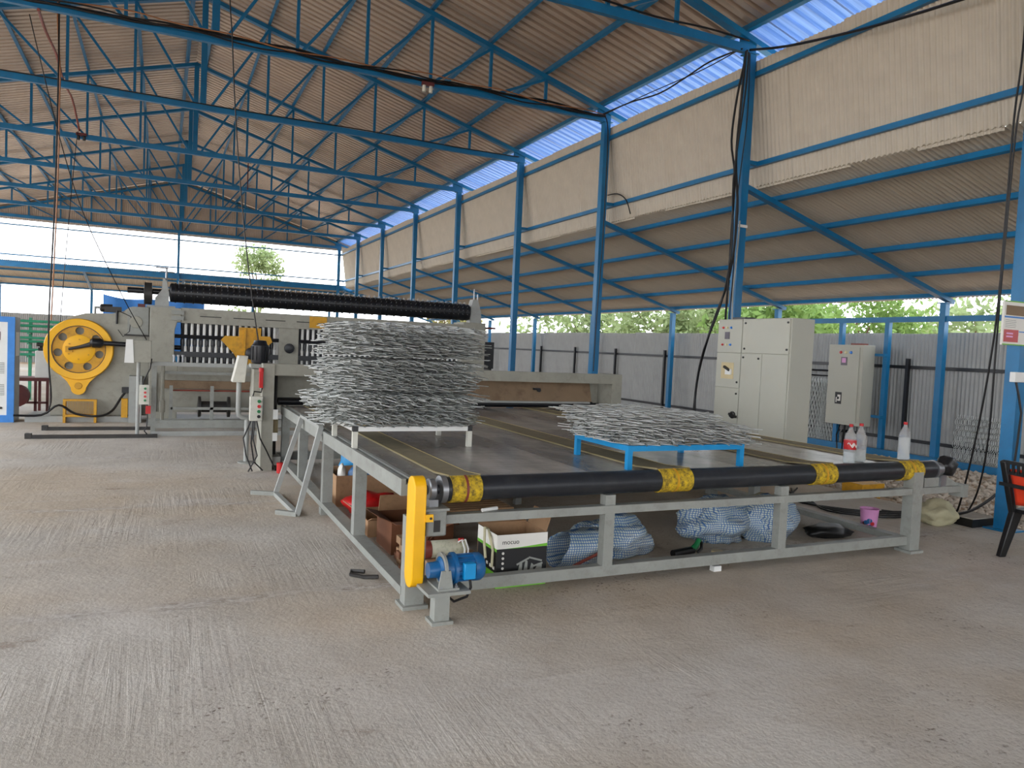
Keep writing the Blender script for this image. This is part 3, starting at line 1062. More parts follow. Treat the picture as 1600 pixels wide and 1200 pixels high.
# yellow crank wheel with holes
WX, WZ, WY = -1.285, 1.25, 14.80
wh = part('crank_wheel', MB().lathe([(.40, WY - .02), (.515, WY - .03), (.53, WY), (.53, WY + .09), (.40, WY + .09), (.40, WY - .02)], (WX, 0, WZ), 'Y', 56, cap=False), 'yellow', wm)
mb = MB()
NH = 7
for h in range(NH):
    a0, a1 = 2 * math.pi * h / NH + .2, 2 * math.pi * (h + 1) / NH + .2
    am = (a0 + a1) / 2
    hc = (.32 * math.cos(am), .32 * math.sin(am))
    bd = [(.405 * math.cos(a0 + (a1 - a0) * k / 8), .405 * math.sin(a0 + (a1 - a0) * k / 8)) for k in range(9)]
    bd += [((.405 - .165 * k / 3) * math.cos(a1), (.405 - .165 * k / 3) * math.sin(a1)) for k in (1, 2)]
    bd += [(.24 * math.cos(a1 - (a1 - a0) * k / 8), .24 * math.sin(a1 - (a1 - a0) * k / 8)) for k in range(9)]
    bd += [((.24 + .165 * k / 3) * math.cos(a0), (.24 + .165 * k / 3) * math.sin(a0)) for k in (1, 2)]
    n0 = len(mb.v)
    nb = len(bd)
    for (u, v) in bd:
        mb.v.append((WX + u, WY, WZ + v))
    for (u, v) in bd:
        a = math.atan2(v - hc[1], u - hc[0])
        mb.v.append((WX + hc[0] + .066 * math.cos(a), WY, WZ + hc[1] + .066 * math.sin(a)))
    for (u, v) in bd:
        a = math.atan2(v - hc[1], u - hc[0])
        mb.v.append((WX + hc[0] + .066 * math.cos(a), WY + .05, WZ + hc[1] + .066 * math.sin(a)))
    for k in range(nb):
        q = (k + 1) % nb
        mb.f.append((n0 + k, n0 + q, n0 + nb + q, n0 + nb + k))
        mb.f.append((n0 + nb + k, n0 + nb + q, n0 + 2 * nb + q, n0 + 2 * nb + k))
part('wheel_web', mb, 'ochre', wh)
part('hub', MB().lathe([(.245, WY + .03), (.245, WY - .012), (.235, WY - .016), (.05, WY - .02)], (WX, 0, WZ), 'Y', 40), 'yellow', wh)
part('groove_ring', MB().lathe([(.398, WY - .022), (.41, WY - .022), (.41, WY), (.398, WY)], (WX, 0, WZ), 'Y', 56, cap=False), 'darksteel', wh)
tg = [(WX - .30, WZ - .42), (WX - .17, WZ - .56), (WX - .115, WZ - .66)]
tg += [(WX + .115 * math.cos(math.radians(a)), WZ - .67 + .115 * math.sin(math.radians(a))) for a in range(200, 341, 20)]
tg += [(WX + .115, WZ - .66), (WX + .17, WZ - .56), (WX + .30, WZ - .42)]
part('guard_tongue', MB().prism(tg, WY, WY + .08, 'Y'), 'yellow', wh)
part('tongue_boss', MB().lathe([(.055, WY - .012), (.06, WY), (.06, WY + .02)], (WX, 0, WZ - .63), 'Y', 20), 'ochre', wh)
for k in range(6):
    a = k * math.pi / 3 + .5
    part('bolt', MB().lathe([(.014, WY - .03), (.014, WY - .01)], (WX + .17 * math.cos(a), 0, WZ + .17 * math.sin(a)), 'Y', 6), 'ochre', wh)
part('crank_pin', MB().box(WX - .20, WX - .09, WY - .05, WY - .015, WZ - .05, WZ + .05), 'ochre', wh)
part('connecting_rod', MB().tube([(WX - .15, WY - .06, WZ + .0), (WX + .04, WY - .08, WZ + .05), (WX + .2, WY - .1, WZ + .10)], [.022, .03, .045], 10), 'darksteel', wm)
part('rod_end', MB().lathe([(.05, WX + .17), (.085, WX + .21), (.085, WX + .33), (.05, WX + .38)], (0, WY - .11, WZ + .125), 'X', 18), 'blackm', wm)
part('drive_shaft', MB().tube([(WX + .36, WY - .11, WZ + .125), (1.95, WY - .11, WZ + .06)], .042, 14), 'blackm', wm)
part('rod_fork', MB().tube([(WX - .45, WY + .02, WZ + .05), (WX - .62, WY + .02, WZ + .06)], .035, 10), 'darksteel', wm)
# ochre tread guard below the wheel
tgd = part('ochre_guard', MB().box(-1.49, -1.45, 14.60, 14.72, .0, .40).box(-1.03, -.99, 14.60, 14.72, .0, .40).box(-1.45, -1.03, 14.60, 14.72, .37, .40).box(-1.45, -1.03, 14.60, 14.72, .10, .14), 'ochre', wm)
for k in range(16):
    x = -1.445 + k * .0265
    part('guard_wire', MB().box(x, x + .008, 14.63, 14.64, .14, .37), 'ochre', tgd)
part('ochre_guard', MB().box(-.615, -.515, 14.62, 14.73, .09, .42), 'ochre', wm)

# main bed: left and right stands, top beam, lower bed
part('stand', MB().prism([(-.19, 0), (.26, 0), (.26, 1.06), (.22, 1.14), (.20, 1.25), (.20, 1.66), (.24, 1.80), (.30, 1.80), (.30, 2.04), (-.19, 2.04)], 14.2, 14.8, 'Y'), 'grey_plate', wm, bevel=.008)
part('stand', MB().box(5.55, 6.04, 14.2, 14.8, 0, 2.10), 'grey_plate', wm, bevel=.008)
tb = part('top_beam', MB().box(.30, 5.55, 14.22, 14.6, 1.79, 2.05), 'grey_plate', wm)
for k in range(9):
    part('beam_slot', MB().box(.6 + k * .55, .95 + k * .55, 14.214, 14.225, 1.91, 1.925), 'darksteel', tb)
part('name_plate', MB().box(2.48, 2.80, 14.205, 14.222, 1.82, 2.03), 'ochre', tb)
for z0, z1 in ((1.83, 1.86), (1.93, 1.96)):
    part('side_plate', MB().box(.14, .34, 14.17, 14.22, z0, z1 + .04), 'grey', wm)
part('lower_bed', MB().box(.26, 5.55, 14.1, 14.9, .95, 1.05), 'grey_plate', wm)
part('bed_plinth', MB().box(-.19, 6.04, 14.15, 14.95, 0, .12), 'grey', wm)
# spindles and guide rods
sp_me = mesh_from('spindle', MB().lathe([(.02, 1.04), (.034, 1.06), (.034, 1.24), (.028, 1.25), (.028, 1.40), (.036, 1.41), (.036, 1.50), (.028, 1.51), (.028, 1.68), (.034, 1.69), (.034, 1.80)], (0, 0, 0), 'Z', 10), 'blackm')
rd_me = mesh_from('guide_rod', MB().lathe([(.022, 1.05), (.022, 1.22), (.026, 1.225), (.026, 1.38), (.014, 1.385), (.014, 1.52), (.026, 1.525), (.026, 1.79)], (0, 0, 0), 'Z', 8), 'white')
k = 0
x = .33
while x < 5.5:
    if not (1.93 < x < 2.32):
        put('spindle', sp_me, wm, Vector((x, 14.36, 0)) - wm.location)
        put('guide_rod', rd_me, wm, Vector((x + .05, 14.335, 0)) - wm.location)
    x += .1
part('blank_plate', MB().box(1.95, 2.30, 14.26, 14.30, 1.05, 1.79), 'grey_plate', wm)
part('plate_knob', MB().lathe([(.05, 14.18), (.09, 14.19), (.09, 14.23), (.05, 14.26)], (2.13, 0, 1.42), 'Y', 16), 'blackm', wm)
part('carriage_shaft', MB().tube([(.2, 14.30, 1.555), (5.55, 14.30, 1.555)], .035, 10), 'blackm', wm)
part('carriage_rail', MB().box(.2, 5.55, 14.27, 14.30, 1.20, 1.29), 'blackm', wm)
yb = part('ochre_carriage', MB().prism([(.95, 1.52), (1.02, 1.60), (1.25, 1.60), (1.25, 1.76), (1.62, 1.76), (1.62, 1.62), (1.78, 1.62), (1.82, 1.52), (1.75, 1.45), (1.68, 1.35), (1.52, 1.10), (1.30, 1.10), (1.16, 1.30), (1.02, 1.45)], 14.16, 14.24, 'Y'), 'ochre', wm)
for xx in (1.33, 1.50):
    part('carriage_rib', MB().box(xx, xx + .03, 14.12, 14.16, 1.15, 1.74), 'ochre', yb)
part('carriage_motor', MB().lathe([(.05, 14.0), (.11, 14.02), (.11, 14.14), (.07, 14.16)], (1.46, 0, 1.30), 'Y', 18), 'blackm', yb)
# handwheel / clutch by the left stand
part('clutch_drum', MB().lathe([(.06, -.06), (.13, -.05), (.145, -.02), (.145, .10), (.13, .13), (.06, .14)], (0, WY - .11, 1.335), 'X', 24), 'blackm', wm)
part('clutch_pedestal', MB().box(-.08, .16, 14.5, 14.8, 1.06, 1.22), 'grey', wm)
for xx in (.20, .27, .34):
    part('stub_pin', MB().lathe([(.02, 1.05), (.02, 1.20), (.03, 1.205), (.03, 1.23)], (xx, 14.18, 0), 'Z', 10), 'steel', wm)

# spiked drum on top
DZ, DY, DR = 2.31, 14.45, .165
dr = part('drum', MB().lathe([(.05, -.55), (.05, .10), (DR - .02, .11), (DR, .13), (DR, 5.72), (DR - .02, 5.74), (.05, 5.75), (.05, 5.95)], (0, DY, DZ), 'X', 28), 'blackm', wm)
ring_me = mesh_from('drum_ring', MB().lathe([(DR, -.012), (DR + .010, -.01), (DR + .010, .01), (DR, .012)], (0, 0, 0), 'X', 24, cap=False), 'black')
for k in range(38):
    put('drum_ring', ring_me, dr, Vector((.2 + k * .1465, DY, DZ)) - gpos(dr))
pin = MB()
for ang in (35, 58, 80, 102, 125, 150, 172, 195):
    a = math.radians(ang)
    pin.tube([(0, -math.cos(a) * -DR, math.sin(a) * DR), (0, -math.cos(a) * -(DR + .045), math.sin(a) * (DR + .045))], .006, 5)
allpins = MB()
for k in range(55):
    allpins.add([(x + .25 + k * .1, y + DY, z + DZ) for x, y, z in pin.v], pin.f)
part('drum_pins', allpins, 'steel', dr)['kind'] = 'stuff'
part('drum_flange', MB().lathe([(.08, -.30), (.19, -.29), (.19, -.17), (.08, -.16)], (0, DY, DZ - .04), 'X', 22), 'darksteel', wm)
part('drum_bracket', MB().prism([(-.12, 2.04), (.10, 2.04), (.10, 2.28), (.06, 2.50), (.0, 2.56), (-.02, 2.34), (-.12, 2.20)], 14.35, 14.55, 'Y'), 'grey_light', wm)
part('adjuster_screw', MB().tube([(.05, 14.42, 2.45), (.05, 14.42, 2.72)], .018, 8).tube([(-.05, 14.42, 2.66), (.17, 14.42, 2.66)], .012, 6).tube([(-.12, 14.42, 2.73), (.08, 14.42, 2.73)], .012, 6), 'steel', wm)
part('drum_bracket', MB().prism([(5.74, 2.10), (6.0, 2.10), (5.98, 2.35), (5.90, 2.58), (5.80, 2.58), (5.76, 2.40)], 14.35, 14.55, 'Y'), 'grey_light', wm)
part('adjuster_screw', MB().tube([(5.84, 14.42, 2.5), (5.84, 14.42, 2.8)], .015, 8).tube([(5.76, 14.42, 2.78), (5.92, 14.42, 2.78)], .012, 6), 'steel', wm)
part('adjuster_screw', MB().tube([(5.92, 14.42, 2.5), (5.92, 14.42, 2.7)], .015, 6), 'steel', wm)
part('top_shelf', MB().box(-.25, .2, 14.2, 14.75, 2.035, 2.065), 'grey', wm)
part('feed_motor', MB().box(-.92, -.66, 14.92, 15.12, 1.92, 2.02).lathe([(.04, -1.0), (.07, -.98), (.07, -.8)], (0, 15.0, 1.99), 'X', 12), 'darksteel', wm)
part('crown_block', MB().box(-.40, -.28, 14.95, 15.1, 2.04, 2.10), 'maroon', wm)
part('feed_bracket', MB().tube([(-.72, 14.88, 1.95), (-.72, 14.86, 1.72)], .02, 6).tube([(-.70, 14.86, 1.95), (-.50, 14.86, 1.86), (-.52, 14.86, 1.60), (-.62, 14.86, 1.50), (-.70, 14.86, 1.62)], .007, 6), 'cable', wm)
part('right_arm', MB().box(6.04, 6.35, 14.4, 14.46, 1.99, 2.03), 'maroon', wm)
part('right_hopper', MB().box(6.06, 6.38, 14.5, 15.0, 1.16, 1.72).box(6.06, 6.10, 14.5, 14.9, .1, 1.16).box(6.3, 6.34, 14.5, 14.9, .1, 1.16), 'blackm', wm)

# ---- front reel frame with its own panels
ff = thing('reel_frame', (2.5, 13.0, 0), 'low grey reel frame standing in front of the weaving machine', 'machine frame')
FY = 12.75
part('top_rail', MB().box(-.13, 5.6, FY, FY + .08, 1.09, 1.15), 'grey_light', ff)
part('end_post', MB().box(-.13, -.06, FY, FY + .08, .0, 1.09), 'grey', ff)
part('end_post', MB().box(5.5, 5.6, FY, FY + .08, .0, 1.09), 'grey', ff)
part('bottom_rail', MB().box(-.065, 5.505, FY + .005, FY + .06, .12, .245), 'grey', ff)
part('floor_rail', MB().box(-.12, 5.59, FY - .04, FY + .0, .0, .07), 'grey_light', ff)
part('back_panel', MB().box(-.1, 5.55, FY + .75, FY + .78, .3, .94), 'grey_plate', ff)
part('rust_strip', MB().box(.05, 5.5, FY + .62, FY + .74, .70, .83), 'board', ff)
part('inner_rail', MB().box(.02, 5.5, FY + .25, FY + .31, .955, 1.0), 'grey', ff)
part('inner_rail', MB().box(.15, 5.5, FY + .1, FY + .14, .40, .44), 'grey', ff)
for x in (.15, .75, 1.35, 2.0, 2.7):
    part('upright', MB().box(x - .025, x + .025, FY + .1, FY + .15, .23, .78), 'grey', ff)
for x in (.03,):
    part('guide_post', MB().tube([(x, FY + .1, .24), (x, FY + .1, 1.09)], .025, 8).lathe([(.04, .36), (.04, .54)], (x, FY + .1, 0), 'Z', 12), 'grey_plate', ff)
part('cross_rod', MB().tube([(.15, FY + .2, .70), (5.5, FY + .2, .70)], .014, 6), 'redpipe', ff)
part('wire_reel', MB().lathe([(.05, .55), (.17, .56), (.17, .60), (.09, .61), (.09, 1.0), (.17, 1.01), (.17, 1.05), (.05, 1.06)], (0, FY + .45, .42), 'X', 18), 'darksteel', ff)
for xa, xb in ((-.125, -.065), (5.505, 5.595)):
    for za, zb in ((.12, .2), (1.02, 1.085)):
        part('cross_beam', MB().box(xa, xb, FY + .075, FY + .725, za, zb), 'grey', ff)
    part('end_post', MB().box(xa - .005, xb + .005, FY + .72, FY + .80, 0, 1.09), 'grey', ff)

# hooded stand with push-button box by the reel frame
h2 = thing('hooded_control_stand', (-.28, 12.68, 0), 'grey stand with cream hood and push-button box beside the reel frame', 'stand')
part('hood', MB().add([(-.47, 12.55, 1.14), (-.14, 12.55, 1.14), (-.14, 12.8, 1.14), (-.47, 12.8, 1.14), (-.47, 12.55, 1.47), (-.14, 12.55, 1.47), (-.14, 12.8, 1.47), (-.47, 12.8, 1.47)],
                      [(0, 3, 2, 1), (4, 5, 6, 7), (0, 1, 5, 4), (1, 2, 6, 5), (2, 3, 7, 6), (3, 0, 4, 7)]), 'grey_plate', h2, bevel=.006)
part('hood_flap', MB().add([(-.50, 12.54, 1.13), (-.37, 12.54, 1.13), (-.37, 12.56, 1.13), (-.50, 12.56, 1.13), (-.48, 12.54, 1.48), (-.39, 12.54, 1.48), (-.39, 12.56, 1.48), (-.48, 12.56, 1.48)],
                           [(0, 3, 2, 1), (4, 5, 6, 7), (0, 1, 5, 4), (1, 2, 6, 5), (2, 3, 7, 6), (3, 0, 4, 7)]), 'white', h2)
part('pole', MB().tube([(-.31, 12.68, 1.14), (-.31, 12.68, .02)], .028, 10), 'grey_light', h2)
part('foot', MB().box(-.40, -.22, 12.6, 12.78, 0, .02), 'grey', h2)
bx = part('control_box', MB().box(-.29, -.15, 12.57, 12.65, .50, .80), 'offwhite', h2, bevel=.006)
for k, mm in enumerate(('led_green', 'led_red', 'led_red', 'led_green')):
    part('push_button', MB().lathe([(.018, 0), (.018, .012), (.012, .03)], (-.21, 12.545, .745 - k * .06), 'Y', 10), mm, bx)
part('cable_loop', MB().tube([(-.18, 12.6, .5), (-.17, 12.58, .3), (-.18, 12.56, .16), (-.21, 12.55, .1), (-.17, 12.55, .05)], .01, 6), 'cable', h2)
part('cable_loop', MB().tube([(-.13, 12.62, 1.2), (-.15, 12.6, 1.05), (-.24, 12.6, .85), (-.24, 12.6, .8)], .01, 6), 'cable', h2)
part('isolator', MB().box(-.20, -.13, 12.57, 12.63, .36, .48), 'red', h2)

# floor rails
for k, (y, xa) in enumerate(((13.56, -1.64), (12.545, -1.72))):
    single('floor_rail', MB().box(xa, -.03 if k else -.135, y - .04, y + .04, 0, .05).box(xa - .02, xa + .06, y - .05, y + .05, 0, .075), 'darksteel',
           'dark steel rail on the concrete, %s' % ('running to the foot of the reel frame' if k else 'between the machine plinth and the other rail'), 'rail')

# ================================================================== LEFT SIDE THINGS
up = thing('rectifier_cabinet', (-2.65, 14.95, 0), 'blue and off-white floor cabinet with louvred door left of the yellow wheel', 'cabinet')
part('body', MB().box(-3.1, -2.2, 14.72, 15.2, 0, 1.75), 'grey', up, bevel=.006)
part('front_frame', MB().box(-3.1, -3.0, 14.68, 14.72, .0, 1.75).box(-2.3, -2.2, 14.68, 14.72, .0, 1.75).box(-3.0, -2.3, 14.68, 14.72, 1.66, 1.75).box(-3.0, -2.3, 14.68, 14.72, .0, .12), 'tarp', up)
dd = part('door', MB().box(-3.0, -2.3, 14.69, 14.72, .12, 1.66), 'white', up)
part('display', MB().box(-2.6, -2.40, 14.684, 14.692, 1.36, 1.50), 'maroon', dd)
for k in range(7):
    part('louvre', MB().box(-2.75, -2.34, 14.682, 14.692, .98 - k * .028, .99 - k * .028), 'grey', dd)
for k in range(7):
    part('louvre', MB().box(-2.75, -2.34, 14.682, 14.692, .62 - k * .028, .63 - k * .028), 'grey', dd)
part('lock', MB().lathe([(.02, 0), (.02, .015)], (-2.38, 14.675, .24), 'Y', 10), 'black', dd)
part('side_vent', MB().box(-2.2, -2.195, 14.80, 15.1, 1.1, 1.5), 'white', up)

rt = thing('maroon_bench', (-2.0, 16.5, 0), 'maroon steel bench frame between the blue cabinet and the wheel housing', 'bench')
part('top', MB().box(-2.5, -1.88, 16.2, 16.8, .60, .66), 'maroon', rt)
for x in (-2.48, -2.12, -1.93):
    for y in (16.22, 16.74):
        part('leg', MB().box(x, x + .045, y, y + .045, 0, .60), 'maroon', rt)
part('brace', MB().box(-2.48, -1.9, 16.22, 16.25, .18, .22), 'maroon', rt)
part('drum_motor', MB().lathe([(.1, 0), (.2, .02), (.2, .2), (.1, .22)], (-2.36, 15.95, .34), 'Y', 18), 'maroon', rt)
wbx = thing('pump_box', (-2.0, 16.4, .66), 'white steel box with black head standing on the maroon bench', 'box')
part('body', MB().box(-2.12, -1.86, 16.3, 16.6, .66, 1.16), 'white', wbx, bevel=.006)
part('head', MB().box(-2.08, -1.80, 16.35, 16.55, 1.16, 1.22).tube([(-2.06, 16.4, 1.26), (-1.75, 16.4, 1.27)], .05, 8), 'black', wbx)

gr = thing('green_pipe_rack', (-2.2, 19.0, 0), 'green steel pipe rack with several tiers behind the wheel housing', 'rack')
for k, z in enumerate((1.0, 1.1, 1.28, 1.36, 1.50, 1.62, 1.72)):
    part('pipe', MB().tube([(-4.2, 19.0 + .1 * (k % 3), z), (-1.2, 19.0 + .1 * (k % 3), z)], .03, 8), 'green', gr)
for x in (-4.1, -2.6, -1.3):
    part('upright', MB().box(x - .03, x + .03, 19.25, 19.31, 0, 1.8), 'green', gr)
    for zz in (.94, 1.22, 1.44):
        part('arm', MB().box(x - .02, x + .02, 18.95, 19.3, zz, zz + .03), 'green', gr)

tp = thing('tarp_screen', (-.4, 18.2, 0), 'blue tarpaulin screen on a grey pipe frame behind the machine', 'screen')
mb = MB()
nu, nv = 24, 8
for j in range(nv + 1):
    for i in range(nu + 1):
        u, v = i / nu, j / nv
        mb.v.append((-1.15 + 2.0 * u, 18.2 + .03 * math.sin(u * 19 + v * 3), 1.15 + (1.22 - .08 * math.sin(u * 3)) * v - .03 * math.sin(u * 9) * v))
for j in range(nv):
    for i in range(nu):
        a = j * (nu + 1) + i
        mb.f.append((a, a + 1, a + nu + 2, a + nu + 1))
part('tarpaulin', mb, 'tarp', tp)
part('frame', MB().tube([(-1.3, 18.28, 0), (-1.3, 18.28, 2.08), (.92, 18.28, 2.10), (.92, 18.28, 0)], .035, 8), 'grey_light', tp)
part('stay', MB().tube([(-1.05, 18.28, 0), (-1.05, 18.28, 2.08)], .03, 8), 'grey_light', tp)

# ================================================================== WIRE MESH BUNDLES
def hex_edges(lx, ly, w=.10, h=.13, tl=.055):
    P0, P1 = [], []
    nx, nyy = int(lx / w) + 1, int(ly / h) + 1
    for j in range(nyy):
        for i in range(nx):
            x = -lx / 2 + i * w + (j % 2) * w / 2
            y = -ly / 2 + j * h
            P0.append((x, y)); P1.append((x, y + tl))
            P0.append((x, y + tl)); P1.append((x - w / 2, y + h))
            P0.append((x, y + tl)); P1.append((x + w / 2, y + h))
    return np.array(P0), np.array(P1)


def bundle(lx, ly, z0, z1, layers, cx, cy, seed, r=.0046, shape=3.4, curl=.012, wob=.03, rot=.05):
    g = np.random.default_rng(seed)
    VV, FF, off = [], [], 0
    for k in range(layers):
        sx, sy = lx * g.uniform(.95, 1.05), ly * g.uniform(.95, 1.05)
        a, b = hex_edges(sx, sy, g.uniform(.11, .15), g.uniform(.12, .15), .055)
        m = (a + b) / 2
        keep = (np.abs(m[:, 0] / (sx / 2)) ** shape + np.abs(m[:, 1] / (sy / 2)) ** shape) < g.uniform(.85, 1.12, len(m))
        a, b = a[keep], b[keep]
        th = g.normal(0, rot)
        c_, s_ = math.cos(th), math.sin(th)
        ox, oy = g.normal(0, wob), g.normal(0, wob)
        zz = z0 + (z1 - z0) * (k + .5) / layers
        ph = g.uniform(0, 6.28, 4)
        fq = g.uniform(5, 11, 2)
        amp = g.uniform(.4, 1.0) * curl

        def lift(p):
            x, y = p[:, 0] * c_ - p[:, 1] * s_, p[:, 0] * s_ + p[:, 1] * c_
            # individual strands stand off the layer plane
            z = zz + amp * (np.sin(fq[0] * x + ph[0]) * .5 + np.sin(fq[1] * y + ph[1]) * .5) \
                + .008 * np.sin(73 * x + ph[2]) * np.sin(59 * y + ph[3])
            rr = np.maximum(np.abs(x) / (lx / 2), np.abs(y) / (ly / 2))
            z -= np.clip(rr - .75, 0, 1) * .10 * (zz - z0 + .02) / (z1 - z0 + .02) * (1 if (z1 - z0) > .1 else .3)
            z = np.clip(z, z0 + r, z1 + .015)
            return np.stack([x + cx + ox, y + cy + oy, z], 1)
        A, B = lift(a), lift(b)
        V, F = wires(A, B, r)
        VV.append(V); FF.append(F + off); off += len(V)
    return np.concatenate(VV), np.concatenate(FF)


def mesh_bundle(label, *a, **k):
    V, F = bundle(*a, **k)
    o = npthing('wire_mesh_bundle', V, F, 'wire')
    tag(o, label, 'wire mesh', None)
    return o


# white stand with the tall pile
st = thing('mesh_pile_stand', (1.88, 6.2, TOP), 'white steel stand under the tall pile of wire mesh on the conveyor', 'stand')
sx0, sx1, sy0, sy1 = 1.375, 2.385, 5.80, 6.60
for (x0, x1, y0, y1) in ((sx0, sx1, sy0, sy0 + .04), (sx0, sx1, sy1 - .04, sy1), (sx0, sx0 + .04, sy0 + .04, sy1 - .04), (sx1 - .04, sx1, sy0 + .04, sy1 - .04), (1.86, 1.90, sy0 + .04, sy1 - .04)):
    part('frame_bar', MB().box(x0, x1, y0, y1, .895, .932), 'white', st)
for x in (sx0, sx1 - .04):
    for y in (sy0, sy1 - .04):
        part('leg', MB().box(x, x + .04, y, y + .04, TOP - .005, .895), 'offwhite', st)
        part('leg_cap', MB().box(x - .001, x + .041, y - .002, y + .042, .893, .934), 'black', st)
mesh_bundle('bottom bundle of the tall wire mesh pile, resting on the white stand', 1.36, 1.0, .932, 1.045, 10, 1.84, 6.22, 1, wob=.03, curl=.012)
mesh_bundle('second bundle up in the tall wire mesh pile, fraying out over the rail', 1.46, 1.02, 1.06, 1.20, 12, 1.82, 6.22, 2, wob=.05, curl=.014)
mesh_bundle('third bundle up in the tall wire mesh pile, under the thick top bundle', 1.34, 1.0, 1.215, 1.47, 21, 1.84, 6.22, 3, wob=.025)
mesh_bundle('thick top bundle of the tall wire mesh pile', 1.36, 1.02, 1.485, 1.765, 24, 1.88, 6.25, 4, wob=.02)

# blue stand with the low pile
sb = thing('blue_mesh_stand', (3.66, 4.95, TOP), 'low bright blue steel stand under wire mesh at the front roller', 'stand')
bx0, bx1, by0, by1 = 3.08, 4.17, 4.50, 5.28
for (x0, x1, y0, y1) in ((bx0, bx1, by0, by0 + .04), (bx0, bx1, by1 - .04, by1), (bx0, bx0 + .04, by0 + .04, by1 - .04), (bx1 - .04, bx1, by0 + .04, by1 - .04)):
    part('frame_bar', MB().box(x0, x1, y0, y1, .895, .935), 'blue_light', sb)
for x in (bx0, bx1 - .04):
    for y in (by0, by1 - .04):
        part('leg', MB().box(x, x + .04, y, y + .04, TOP - .005, .895), 'blue_light', sb)
mesh_bundle('low loose bundle of wire mesh spread over the blue stand', 1.40, 1.05, .935, 1.07, 13, 3.68, 4.98, 5, wob=.05, curl=.018, rot=.06)
mesh_bundle('sagging upper layer of wire mesh on the pile over the blue stand', 1.22, 1.0, 1.07, 1.15, 8, 3.56, 5.04, 6, wob=.06, curl=.016, rot=.08)


# standing / leaning mesh against the fence, rolls
def flat_mesh(lx, lz, origin, xdir, updir, layers, seed, r=.004, gap=.02):
    g = np.random.default_rng(seed)
    VV, FF, off = [], [], 0
    x, u = Vector(xdir).normalized(), Vector(updir).normalized()
    n = x.cross(u)
    for k in range(layers):
        a, b = hex_edges(lx, lz, .075, .10, .045)
        m = (np.abs(a[:, 0]) < lx / 2) & (np.abs(b[:, 0]) < lx / 2) & (b[:, 1] < lz / 2)
        a, b = a[m], b[m]
        j = g.normal(0, .012, 2)

        def L(p):
            w = .015 * np.sin(p[:, 0] * 9 + k) + k * gap
            q = np.outer(p[:, 0] + j[0], x) + np.outer(p[:, 1] + lz / 2 + j[1] + .02, u) + np.outer(w, n)
            return q + np.array(origin)
        V, F = wires(L(a), L(b), r)
        VV.append(V); FF.append(F + off); off += len(V)
    return np.concatenate(VV), np.concatenate(FF)


V, F = flat_mesh(.95, .90, (12.73, 8.12, -.08), (0, 1, 0), (.09, 0, 1), 2, 21, r=.0055)
tag(npthing('leaning_mesh_panel', V, F, 'wire'), 'hexagonal wire mesh panel leaning on the fence behind the sill beam', 'wire mesh')
V, F = flat_mesh(1.1, 1.35, (12.565, 11.45, -.08), (0, 1, 0), (.07, 0, 1), 7, 22, r=.006, gap=.022)
tag(npthing('leaning_mesh_panel', V, F, 'wire'), 'dense stack of mesh panels leaning on the fence between the two cream cabinets', 'wire mesh')
single('fence_cage', MB().tube([(12.80, 10.9, 1.45), (12.80, 12.05, 1.45)], .02, 6).tube([(12.80, 10.9, 1.34), (12.80, 12.05, 1.34)], .015, 6).tube([(12.80, 10.95, -.1), (12.80, 10.95, 1.45)], .02, 6).tube([(12.80, 12.0, -.1), (12.80, 12.0, 1.45)], .02, 6), 'blackm', 'black rod rack holding mesh panels against the fence', 'rack')


def mesh_roll(label, c, length, rad, axis, turns, seed):
    g = np.random.default_rng(seed)
    VV, FF, off = [], [], 0
    for t in range(turns):
        R_ = rad * (1 - .13 * t)
        a, b = hex_edges(2 * math.pi * R_, length, .085, .11, .05)

        def L(p):
            th = p[:, 0] / R_
            rr = R_ * (1 + .04 * np.sin(3 * th + t) + .02 * np.sin(40 * p[:, 1] + 7 * th))
            return np.stack([c[0] + p[:, 1] if axis == 'X' else c[0] + rr * np.sin(th), c[1] + rr * np.sin(th) if axis == 'X' else c[1] + p[:, 1], c[2] + np.maximum(rr * np.cos(th), -rad + .006)], 1)
        V, F = wires(L(a), L(b), .004)
        VV.append(V); FF.append(F + off); off += len(V)
    o = npthing('wire_mesh_roll', np.concatenate(VV), np.concatenate(FF), 'wire')
    return tag(o, label, 'wire mesh')


mesh_roll('loose roll of wire mesh on the floor left of the tall cabinet', (6.9, 8.95, .36), 1.1, .36, 'X', 4, 31)
mesh_roll('smaller roll of wire mesh lying against the bigger roll by the cabinet', (6.85, 9.70, .29), 1.2, .29, 'X', 4, 32)

# A-frame stand leaning on the conveyor side
af = thing('steel_trestle', (1.1, 7.3, 0), 'grey steel trestle frame leaning against the side of the conveyor table', 'frame')
tops = [(1.347, 7.95, .80), (1.347, 6.95, .80)]
bots = [(1.08, 7.80, .022), (1.14, 6.83, .022)]
for a, b in zip(tops, bots):
    part('leaning_bar', MB().bar(a, b, .045, .045, up=(0, 1, 0)), 'grey_light', af)
part('top_bar', MB().bar(tops[0], tops[1], .045, .03), 'grey_light', af)
part('bottom_bar', MB().bar((1.08, 7.80, .022), (1.14, 6.83, .022), .045, .04), 'grey_light', af)
for b, e in zip(bots, ((.86, 7.93, .02), (.98, 6.98, .02))):
    part('foot_bar', MB().bar(b, e, .045, .04), 'grey', af)

